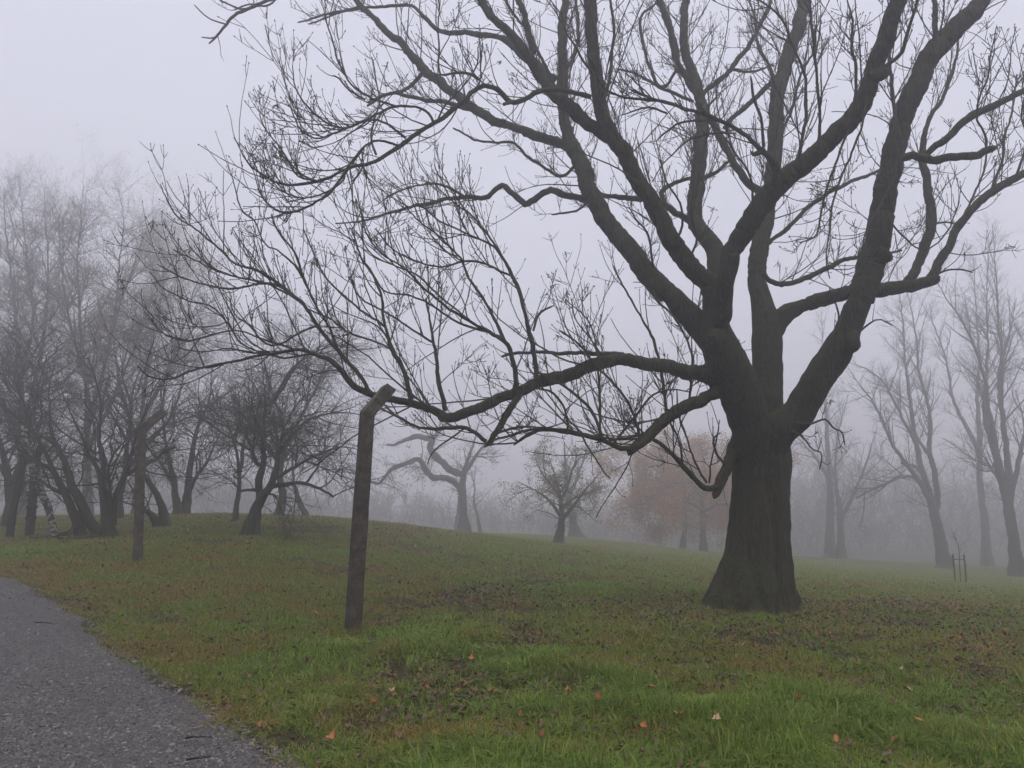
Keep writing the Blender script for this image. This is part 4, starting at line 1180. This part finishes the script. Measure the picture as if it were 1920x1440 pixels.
# dark dead stem leaning left of that post, and a slanting mottled trunk right of it
dl = P(20, 996, 19.2); dl[2] = ground_z(dl[0], dl[1])
acc = Acc()
pts, rad = stem("18,1002,14 26,960,13 35,915,12 43,872,11 50,830,9 58,790,5", 19.2, 19.3, dens=8, rough=0.08)
pts[0, 2] = dl[2] - 0.1
acc.tubes(pts[None], rad[None], 8)
tag(acc.build("dead_stem", M_SCRUB, None), "dark dead stem leaning against the thicket left of the wire bound post", "dead stem")
k = NT("mottled_bark")
co = k.coords((1, 1, 1.6))
c = k.ramp(k.noise(co, 11, 2, 0.4), [(0.50, (0.05, 0.043, 0.038)), (0.56, (0.36, 0.34, 0.31))])
M_MOTT = k.finish(c, 0.9)
acc = Acc()
pts, rad = stem("104,1008,11 98,985,12 90,955,13 80,925,14 68,895,14 58,865,13 48,830,10 42,790,6", 19.0, 19.2, dens=9, rough=0.06)
pts[0, 2] = ground_z(pts[0, 0], pts[0, 1]) - 0.1
acc.tubes(pts[None], rad[None], 10)
tag(acc.build("mottled_trunk", M_MOTT, None), "slanting dead trunk blotched with white fungus beside the wire bound post", "dead trunk")
# fallen branches at the foot of the thicket
acc = Acc()
for _ in range(9):
    c0 = ground_hit(rng.uniform(80, 175), rng.uniform(1004, 1014))
    z0 = ground_z(*c0) + 0.06
    an = rng.uniform(-0.5, 0.5)
    d_ = np.array([[math.cos(an), math.sin(an), rng.uniform(-0.02, 0.12)]])
    a, ra = grow(np.array([[c0[0], c0[1], z0]]) - d_ * 0.4, d_, np.array([rng.uniform(0.6, 1.3)]), np.array([rng.uniform(0.012, 0.03)]), 6, 0.14, np.array([0.0]))
    acc.tubes(a, ra, 5)
    p, D, t, r, L = spawn(a, ra, 4, 0.1, 1, 50, 15, 0.3)
    if len(p):
        b, rb = grow(p, D, rng.uniform(0.15, 0.4, len(p)), r * 0.5, 3, 0.15, np.zeros(len(p)))
        acc.tubes(b, rb, 4)
tag(acc.build("brushwood", M_SCRUB, None), "heap of fallen dead branches at the foot of the thicket", "brushwood", kind="stuff")

# ------------------------------------------------------------------ grass, leaves, gravel (scattered with geometry nodes)
def scatter(name, src, pos, rot, scl, idx, tint, label=None, cat=None, kind="stuff"):
    coll = bpy.data.collections.new(name + "_pieces")
    for o in src: coll.objects.link(o)
    me = bpy.data.meshes.new(name)
    me.vertices.add(len(pos))
    me.vertices.foreach_set("co", np.ascontiguousarray(pos, np.float32).ravel())
    for nm, ty, arr, key in (("rot", 'FLOAT_VECTOR', rot, "vector"), ("scl", 'FLOAT_VECTOR', scl, "vector"), ("idx", 'INT', idx, "value"), ("tint", 'FLOAT', tint, "value")):
        at = me.attributes.new(nm, ty, 'POINT')
        at.data.foreach_set(key, np.ascontiguousarray(arr, np.int32 if ty == 'INT' else np.float32).ravel())
    ob = link_mesh(name, me)
    ng = bpy.data.node_groups.new(name + "_scatter", 'GeometryNodeTree')
    ng.interface.new_socket("Geometry", in_out='INPUT', socket_type='NodeSocketGeometry')
    ng.interface.new_socket("Geometry", in_out='OUTPUT', socket_type='NodeSocketGeometry')
    gi = ng.nodes.new("NodeGroupInput"); go = ng.nodes.new("NodeGroupOutput")
    ip = ng.nodes.new("GeometryNodeInstanceOnPoints")
    ci = ng.nodes.new("GeometryNodeCollectionInfo")
    ci.inputs["Collection"].default_value = coll
    ci.inputs["Separate Children"].default_value = True
    ci.inputs["Reset Children"].default_value = True

    def attr(nm, ty):
        a = ng.nodes.new("GeometryNodeInputNamedAttribute")
        a.data_type = ty
        a.inputs["Name"].default_value = nm
        return [s for s in a.outputs if s.enabled and s.name == "Attribute"][0]
    e2r = ng.nodes.new("FunctionNodeEulerToRotation")
    ng.links.new(attr("rot", 'FLOAT_VECTOR'), e2r.inputs[0])
    m2p = ng.nodes.new("GeometryNodeMeshToPoints")
    ng.links.new(gi.outputs[0], m2p.inputs["Mesh"])
    ng.links.new(m2p.outputs[0], ip.inputs["Points"])
    ng.links.new(ci.outputs[0], ip.inputs["Instance"])
    ip.inputs["Pick Instance"].default_value = True
    ng.links.new(attr("idx", 'INT'), ip.inputs["Instance Index"])
    ng.links.new(e2r.outputs[0], ip.inputs["Rotation"])
    ng.links.new(attr("scl", 'FLOAT_VECTOR'), ip.inputs["Scale"])
    ng.links.new(ip.outputs[0], go.inputs[0])
    md = ob.modifiers.new("scatter", 'NODES')
    md.node_group = ng
    return tag(ob, label, cat, kind=kind)


def inst_mat(name, stops, rough, spec=0.2, transl=0.0, var=0.35):
    k = NT(name)
    at = k.n("ShaderNodeAttribute", attribute_type='INSTANCER', attribute_name="tint")
    g = k.n("ShaderNodeNewGeometry")
    f = k.math('ADD', at.outputs["Fac"], k.math('MULTIPLY', k.math('SUBTRACT', g.outputs["Random Per Island"], 0.5), var))
    c = k.ramp(f, stops)
    m = k.finish(c, rough, None, spec=spec)
    if transl:
        tr = k.n("ShaderNodeBsdfTranslucent"); k.l(c, tr.inputs[0])
        mx = k.n("ShaderNodeMixShader"); mx.inputs[0].default_value = transl
        out = [n for n in k.t.nodes if n.type == 'OUTPUT_MATERIAL'][0]
        k.l(k.b.outputs[0], mx.inputs[1]); k.l(tr.outputs[0], mx.inputs[2]); k.l(mx.outputs[0], out.inputs[0])
    return m


M_GRASS = inst_mat("grass_blade", [(0.0, (0.17, 0.105, 0.05)), (0.2, (0.30, 0.21, 0.075)), (0.4, (0.25, 0.235, 0.055)), (0.6, (0.155, 0.215, 0.048)), (0.8, (0.14, 0.235, 0.04)), (1.0, (0.25, 0.32, 0.07))], 0.6, 0.12, 0.3, 0.5)
M_LEAF = inst_mat("fallen_leaf", [(0.0, (0.06, 0.043, 0.034)), (0.35, (0.125, 0.078, 0.055)), (0.6, (0.18, 0.10, 0.06)), (0.8, (0.28, 0.115, 0.045)), (1.0, (0.46, 0.30, 0.2))], 0.55, 0.35, 0.1, 0.3)
M_STONE = inst_mat("gravel_stone", [(0.0, (0.045, 0.042, 0.042)), (0.4, (0.14, 0.131, 0.13)), (0.7, (0.2, 0.188, 0.184)), (1.0, (0.29, 0.272, 0.25))], 0.7, 0.2, 0, 0.2)


def source(name, me):
    return bpy.data.objects.new(name, me)


def tuft(seed, nb, hmin, hmax, spread, arch, wid):
    r = np.random.default_rng(seed)
    acc = Acc()
    for _ in range(nb):
        az = r.uniform(0, 2 * np.pi)
        b0 = np.array([r.normal(0, spread), r.normal(0, spread), -0.01])
        h = r.uniform(hmin, hmax)
        lean = r.uniform(0.15, arch)
        d = np.array([math.cos(az), math.sin(az), 0])
        s = np.array([-math.sin(az), math.cos(az), 0])
        ts = np.array([0, 0.38, 0.72, 1.0])
        pos = b0 + d * (h * 0.62 * lean * ts[:, None] ** 1.7) + UP * (h * (ts - 0.38 * min(lean, 1.9) * ts ** 2.6))[:, None]
        wd = wid * np.array([0.9, 1.0, 0.7, 0.08])[:, None]
        L, R = pos - s * wd, pos + s * wd
        V = np.empty((8, 3)); V[0::2] = L; V[1::2] = R
        acc.add(V, np.array([[0, 1, 3, 2], [2, 3, 5, 4], [4, 5, 7, 6]]))
    return raw_mesh("tuft", np.concatenate(acc.V), np.concatenate(acc.F), M_GRASS, True)


short = [source("short_tuft_%d" % i, tuft(100 + i, 22, 0.025, 0.085, 0.038, 1.8, 0.0025)) for i in range(6)]
longs = [source("tussock_%d" % i, tuft(200 + i, 36, 0.07, 0.19, 0.035, 2.4, 0.0030)) for i in range(5)]
rough_ = [source("dry_tuft_%d" % i, tuft(300 + i, 16, 0.04, 0.12, 0.05, 2.4, 0.0024)) for i in range(4)]
grass_src = sorted(short + longs + rough_, key=lambda o: o.name)
order = [o.name for o in grass_src]
iS = np.array([i for i, n in enumerate(order) if n.startswith("short")])
iL = np.array([i for i, n in enumerate(order) if n.startswith("tuss")])
iD = np.array([i for i, n in enumerate(order) if n.startswith("dry")])


def rings(bins):
    X, Y = [], []
    for (a, b, dens) in bins:
        half = 0.80 * b + 1.5
        n = int((b - a) * 2 * half * dens)
        y = rng.uniform(a, b, n)
        x = rng.uniform(-half, half, n)
        m = np.abs(x) < 0.80 * y + 1.5
        X.append(x[m]); Y.append(y[m])
    return np.concatenate(X), np.concatenate(Y)


AX, AY = ash_c[0], ash_c[1]


def lush(x, y):
    """long lush grass: in front of the ash, towards the bottom of the view"""
    g = np.exp(-((x - 1.2) / 2.6) ** 2 - ((y - 5.3) / 1.4) ** 2) + 0.55 * np.exp(-((x - 0.3) / 2.0) ** 2 - ((y - 7.6) / 1.2) ** 2) + 0.4 * np.exp(-((x + 1.0) / 0.8) ** 2 - ((y - 8.4) / 0.8) ** 2) + 0.35 * np.exp(-((x - 4) / 1.5) ** 2 - ((y - 6) / 1.5) ** 2)
    return np.clip(g, 0, 1) * np.clip(3.6 * fbm(x, y, 0.6, 21) - 1.25, 0.0, 1.2)


def litter(x, y):
    """where dead leaves gather: under the ash, on the rise to the left, to the right of the ash"""
    d = np.hypot((x - AX) / 1.2, y - AY)
    g = 0.85 * np.exp(-(d / 2.8) ** 2) + 0.55 * np.exp(-((x - 6.5) / 3.5) ** 2 - ((y - 10.5) / 3.5) ** 2) + 0.9 * np.clip((y - 17.2 - 0.05 * x) / 1.6, 0, 1) * np.clip((-0.8 - x) / 2.5, 0, 1) * np.clip((34 - y) / 4, 0, 1)
    g += 0.35 * np.exp(-((x - 0.2) / 1.3) ** 2 - ((y - 5.8) / 0.7) ** 2) + 0.35 * np.exp(-((x - 1.8) / 1.0) ** 2 - ((y - 9.5) / 0.8) ** 2)
    return np.clip(g, 0, 1)


x, y = rings([(2.6, 6, 780), (6, 9, 460), (9, 13, 270), (13, 20, 150), (20, 34, 75), (34, 60, 26)])
ed = edge_dist(x, y)
m = ed + (fbm(x, y, 0.35, 9) - 0.5) * 0.5 + (vnoise(x, y, 1.3, 12) - 0.5) * 0.3 + rng.normal(0, 0.07, len(x)) > -0.02
dA = np.hypot(x - AX, y - AY)
m &= dA > 0.45
lit = litter(x, y)
m &= rng.random(len(x)) > 0.42 * lit * fbm(x, y, 0.8, 31) * 1.7
bare = fbm(x, y, 1.1, 41)
m &= rng.random(len(x)) > np.clip((bare - 0.52) * 4.5, 0, 0.85)
x, y, ed, lit = x[m], y[m], ed[m], lit[m]
lu = lush(x, y)
n = len(x)
far = np.clip((y - 6) / 26, 0, 1)
u = rng.random(n)
kind_ = np.where(u < np.clip(lu * 0.75, 0, 0.7), 1, np.where(u > 0.86, 2, 0))
idx = np.where(kind_ == 1, iL[rng.integers(0, len(iL), n)], np.where(kind_ == 2, iD[rng.integers(0, len(iD), n)], iS[rng.integers(0, len(iS), n)]))
pat = fbm(x, y, 2.4, 51)
fine = fbm(x, y, 0.42, 61)
brownL = np.clip((-1.2 - x) / 4.5, 0, 1) * np.clip((17.5 - y) / 3, 0, 1) * 0.22 * (0.3 + 1.4 * fbm(x, y, 1.6, 71))
tint = 0.57 + 0.75 * (pat - 0.5) + 0.95 * (fine - 0.5) + 0.22 * np.clip(lu, 0, 1) + 0.07 * np.clip((y - 8) / 3, 0, 1) - 0.7 * brownL - 0.10 * lit + rng.normal(0, 0.08, n)
tint -= 0.10 * np.exp(-np.clip(ed, 0, 9) / 0.5)
tint -= 0.20 * (kind_ == 2)
tint = np.maximum(tint, 0.10 + 0.1 * rng.random(n))
short_z = np.clip(0.5 + ed / 0.9, 0.45, 1.0)
s = rng.uniform(0.7, 1.25, n) * (1 + 1.15 * far)
zs = s * short_z * (1 - 0.25 * far) * np.where(kind_ == 1, 0.55 + 0.6 * np.clip(lu, 0, 1), 1.0)
pos = np.c_[x, y, H(x, y)]
rot = np.c_[rng.normal(0, 0.10, n), rng.normal(0, 0.10, n), rng.uniform(0, 6.283, n)]
# longer tufts left standing round the foot of the ash and of the posts
ex, ey, eh = [], [], []
for (gx, gy, r0_, r1_, cn) in [(AX, AY, 0.62, 1.0, 210), (P(661, 1186, 8.8)[0], 8.8, 0.08, 0.26, 46), (P(258, 1053, 14.4)[0], 14.4, 0.08, 0.28, 34)]:
    a_ = rng.uniform(0, 6.283, cn); q_ = rng.uniform(r0_, r1_, cn)
    ex.append(gx + q_ * np.cos(a_)); ey.append(gy + q_ * np.sin(a_))
ex, ey = np.concatenate(ex), np.concatenate(ey)
ne = len(ex)
pos = np.vstack([pos, np.c_[ex, ey, H(ex, ey)]])
rot = np.vstack([rot, np.c_[rng.normal(0, 0.15, ne), rng.normal(0, 0.15, ne), rng.uniform(0, 6.283, ne)]])
s = np.r_[s, rng.uniform(0.6, 1.0, ne)]; zs = np.r_[zs, rng.uniform(0.5, 1.0, ne)]
idx = np.r_[idx, np.where(rng.random(ne) < 0.5, iL[rng.integers(0, len(iL), ne)], iD[rng.integers(0, len(iD), ne)])]
tint = np.r_[tint, rng.normal(0.5, 0.14, ne)]
scatter("grass", grass_src, pos, rot, np.c_[s, s, zs], idx, tint, "rough green grass growing over the whole lawn", "grass")


def leaf_mesh(seed, lobes, curl):
    r = np.random.default_rng(seed)
    m_ = 14
    a = np.linspace(0, 2 * np.pi, m_, endpoint=False)
    rad = 1 + (0.32 * np.cos(a * lobes) if lobes else 0) + r.normal(0, 0.07, m_)
    ex = np.c_[rad * np.cos(a), 0.62 * rad * np.sin(a)] if not lobes else np.c_[rad * np.cos(a), 0.9 * rad * np.sin(a)]
    z = curl * (ex[:, 0] ** 2 * r.uniform(-0.2, 0.6) + ex[:, 1] ** 2 * r.uniform(0.3, 1.0)) + r.normal(0, 0.06, m_)
    V = np.vstack([[[0, 0, -0.05]], np.c_[ex, z]])
    tri = np.array([[0, 1 + i, 1 + (i + 1) % m_] for i in range(m_)])
    return raw_mesh("leaf", V, tri, M_LEAF, True, 3)


leaf_src = [source("leaf_%d" % i, leaf_mesh(400 + i, [0, 0, 5, 0, 5, 3][i], 0.7)) for i in range(6)]
x, y = rings([(2.6, 7, 420), (7, 12, 260), (12, 20, 90), (20, 34, 34)])
ed = edge_dist(x, y)
pr = 0.32 + 0.9 * litter(x, y) + 0.5 * np.clip((fbm(x, y, 1.1, 41) - 0.54) * 4, 0, 1)
m = (ed > 0.05) & (rng.random(len(x)) < pr * np.clip(fbm(x, y, 0.9, 31) * 2.4 - 0.55, 0.03, 1.2)) & (np.hypot(x - AX, y - AY) > 0.5)
x, y = x[m], y[m]
n = len(x)
mound = (y > 15) & (x < 0)
tl = np.clip(0.10 + rng.gamma(2.4, 0.105, n), 0, 0.78) + 0.16 * mound
far = np.clip((y - 8) / 20, 0, 1)
s = rng.uniform(0.010, 0.025, n) * (1 + 0.9 * far)
rot = np.c_[rng.normal(0, 0.45, n), rng.normal(0, 0.45, n), rng.uniform(0, 6.283, n)]
scatter("leaf_litter", leaf_src, np.c_[x, y, H(x, y) + rng.uniform(0.015, 0.06, n)], rot, np.c_[s, s, s], rng.integers(0, 6, n), tl, "dead brown leaves littering the grass", "leaf litter")

# single bright leaves one can pick out on the foreground grass
M_ORL = leaf_mat("orange_fallen_leaf", [(0, (0.30, 0.10, 0.03)), (1, (0.42, 0.17, 0.06))], 0.55)
M_PINKL = leaf_mat("pale_fallen_leaf", [(0, (0.42, 0.24, 0.15)), (1, (0.5, 0.33, 0.22))], 0.55)
M_BRL = leaf_mat("russet_fallen_leaf", [(0, (0.16, 0.05, 0.022)), (1, (0.22, 0.08, 0.03))], 0.55)
LM = []
for sd_, lo in ((500, 5), (501, 5), (502, 3), (503, 0)):
    LM.append(leaf_mesh(sd_, lo, 0.8))
LV = {}
for nm, mt in (("o", M_ORL), ("p", M_PINKL), ("b", M_BRL)):
    for i, me in enumerate(LM):
        c_ = me.copy(); c_.materials.clear(); c_.materials.append(mt)
        LV[nm, i] = c_
LTXT = {"o": "single orange fallen leaf lying in the foreground grass", "p": "single pale pinkish fallen leaf lying in the foreground grass", "b": "single russet fallen leaf lying in the foreground grass"}
for i, (px, py, kd) in enumerate([(418, 1200, 'p'), (355, 1108, 'b'), (500, 1210, 'o'), (592, 1162, 'o'), (658, 1210, 'o'), (688, 1262, 'o'), (735, 1308, 'p'), (635, 1322, 'o'), (700, 1330, 'b'), (845, 1120, 'b'),
                                  (1010, 1205, 'b'), (1200, 1355, 'o'), (1207, 1385, 'o'), (1345, 1393, 'p'), (1275, 1376, 'o'), (1568, 1412, 'o'), (1690, 1278, 'p'), (1702, 1313, 'p'), (1680, 1345, 'p'), (1725, 1375, 'o'),
                                  (1065, 1322, 'o'), (1020, 1400, 'b'), (870, 1305, 'b'), (760, 1345, 'b'), (540, 1298, 'p'), (1222, 1315, 'o'), (1120, 1340, 'b'), (1410, 1330, 'b'), (1560, 1210, 'p'), (1830, 1300, 'b'),
                                  (1180, 1240, 'b'), (935, 1385, 'b'), (620, 1405, 'o'), (1500, 1345, 'b'), (885, 1250, 'o')]):
    g = ground_hit(px, py)
    o = link_mesh("fallen_leaf", LV[kd, i % 4])
    o.location = (g[0], g[1], ground_z(*g) + 0.07 + 0.05 * float(np.clip(lush(g[0], g[1]), 0, 1)))
    o.rotation_euler = (rng.normal(0, 0.35) + 0.3, rng.normal(0, 0.35), rng.uniform(0, 6.28))
    sc_ = rng.uniform(0.022, 0.034)
    o.scale = (sc_, sc_, sc_)
    tag(o, LTXT[kd], "leaf", {"o": "orange leaves on the grass", "p": "pale leaves on the grass", "b": "russet leaves on the grass"}[kd])


def stone_mesh(seed):
    r = np.random.default_rng(seed)
    a = np.linspace(0, 2 * np.pi, 7, endpoint=False)
    V = []
    for z, q in ((-0.5, 0.6), (-0.05, 1.0), (0.32, 0.72)):
        for t in a:
            V.append((q * math.cos(t) * (1 + r.normal(0, .12)), 0.75 * q * math.sin(t) * (1 + r.normal(0, .12)), z * 0.8 + r.normal(0, .06)))
    V = np.vstack([V, [[0, 0, 0.36]]])
    i = np.arange(14).reshape(2, 7)
    q = np.stack([i, np.roll(i, -1, 1), np.roll(i, -1, 1) + 7, i + 7], -1).reshape(-1, 4)
    tr = np.array([[14 + j, 14 + (j + 1) % 7, 21, 21] for j in range(7)])
    me = bpy.data.meshes.new("stone")
    me.from_pydata(V.tolist(), [], q.tolist() + [t[:3].tolist() for t in tr])
    me.materials.append(M_STONE)
    return me


st_src = [source("stone_%d" % i, stone_mesh(600 + i)) for i in range(5)]
x, y = rings([(2.6, 5.6, 4200), (5.6, 8, 2600), (8, 13, 1100)])
ed = edge_dist(x, y)
m = (ed < 0.03) & (ed > -4.1) & (x > -9) & (rng.random(len(x)) < 0.30 + 0.9 * fbm(x, y, 1.0, 81))
x, y, ed = x[m], y[m], ed[m]
n = len(x)
zz = H0(x, y) + 0.012 + 0.02 * np.clip(-ed / 1.5, 0, 1)
s = np.clip(rng.lognormal(-4.95, 0.4, n), 0.004, 0.022)
tl = np.clip(rng.normal(0.38, 0.26, n), 0, 1) + 0.18 * (fbm(x, y, 0.8, 91) - 0.5)
scatter("gravel", st_src, np.c_[x, y, zz], np.c_[rng.normal(0, .25, n), rng.normal(0, .25, n), rng.uniform(0, 6.28, n)], np.c_[s, s, s * 0.7], rng.integers(0, 5, n), tl, "small grey stones pressed into the worn path", "gravel")

# two dark wet twigs lying on the path
for (a, b, L_, an, lab) in [(372, 1398, 0.16, 0.2, "dark wet twig lying on the path close to its grassy edge"), (98, 1172, 0.35, 0.75, "thin dark twig lying on the path farther along the edge"), (372, 1438, 0.14, 0.3, "short dark twig on the path at the very bottom of the view")]:
    g = ground_hit(a, b)
    z0 = float(H0(np.array([g[0]]), np.array([g[1]]))[0]) + 0.045
    d_ = np.array([[math.cos(an), math.sin(an), 0.0]])
    q, rq = grow(np.array([[g[0], g[1], z0]]) - d_ * L_ / 2, d_, np.array([L_]), np.array([0.008]), 6, 0.08, np.array([0.0]))
    acc = Acc(); acc.tubes(q, rq, 6)
    tag(acc.build("twig", M_SCRUB), lab, "twig")

# ------------------------------------------------------------------ the fog
hz = NT("fog")
hz.t.nodes.remove(hz.b)
pv = hz.n("ShaderNodeVolumePrincipled")
pv.inputs["Color"].default_value = (0.992, 0.984, 0.99, 1)
pv.inputs["Density"].default_value = 0.0120
pv.inputs["Anisotropy"].default_value = 0.75
out = [n for n in hz.t.nodes if n.type == 'OUTPUT_MATERIAL'][0]
hz.l(pv.outputs[0], out.inputs["Volume"])
bpy.context.view_layer.update()
zall = [(o.matrix_world @ Vector(c))[2] for o in scene.objects if o.type == 'MESH' for c in o.bound_box]
zmin, zmax = min(zall) - 1.0, max(zall) + 0.4
bxs = np.array([[sx_, sy_, sz_] for sz_ in (zmin, zmax) for sx_, sy_ in ((-220, -220), (220, -220), (220, 220), (-220, 220))], float)
hf = np.array([[3, 2, 1, 0], [4, 5, 6, 7], [0, 1, 5, 4], [1, 2, 6, 5], [2, 3, 7, 6], [3, 0, 4, 7]])
haze = tag(link_mesh("haze", raw_mesh("haze", bxs, hf, hz.m, False)), kind="stuff")
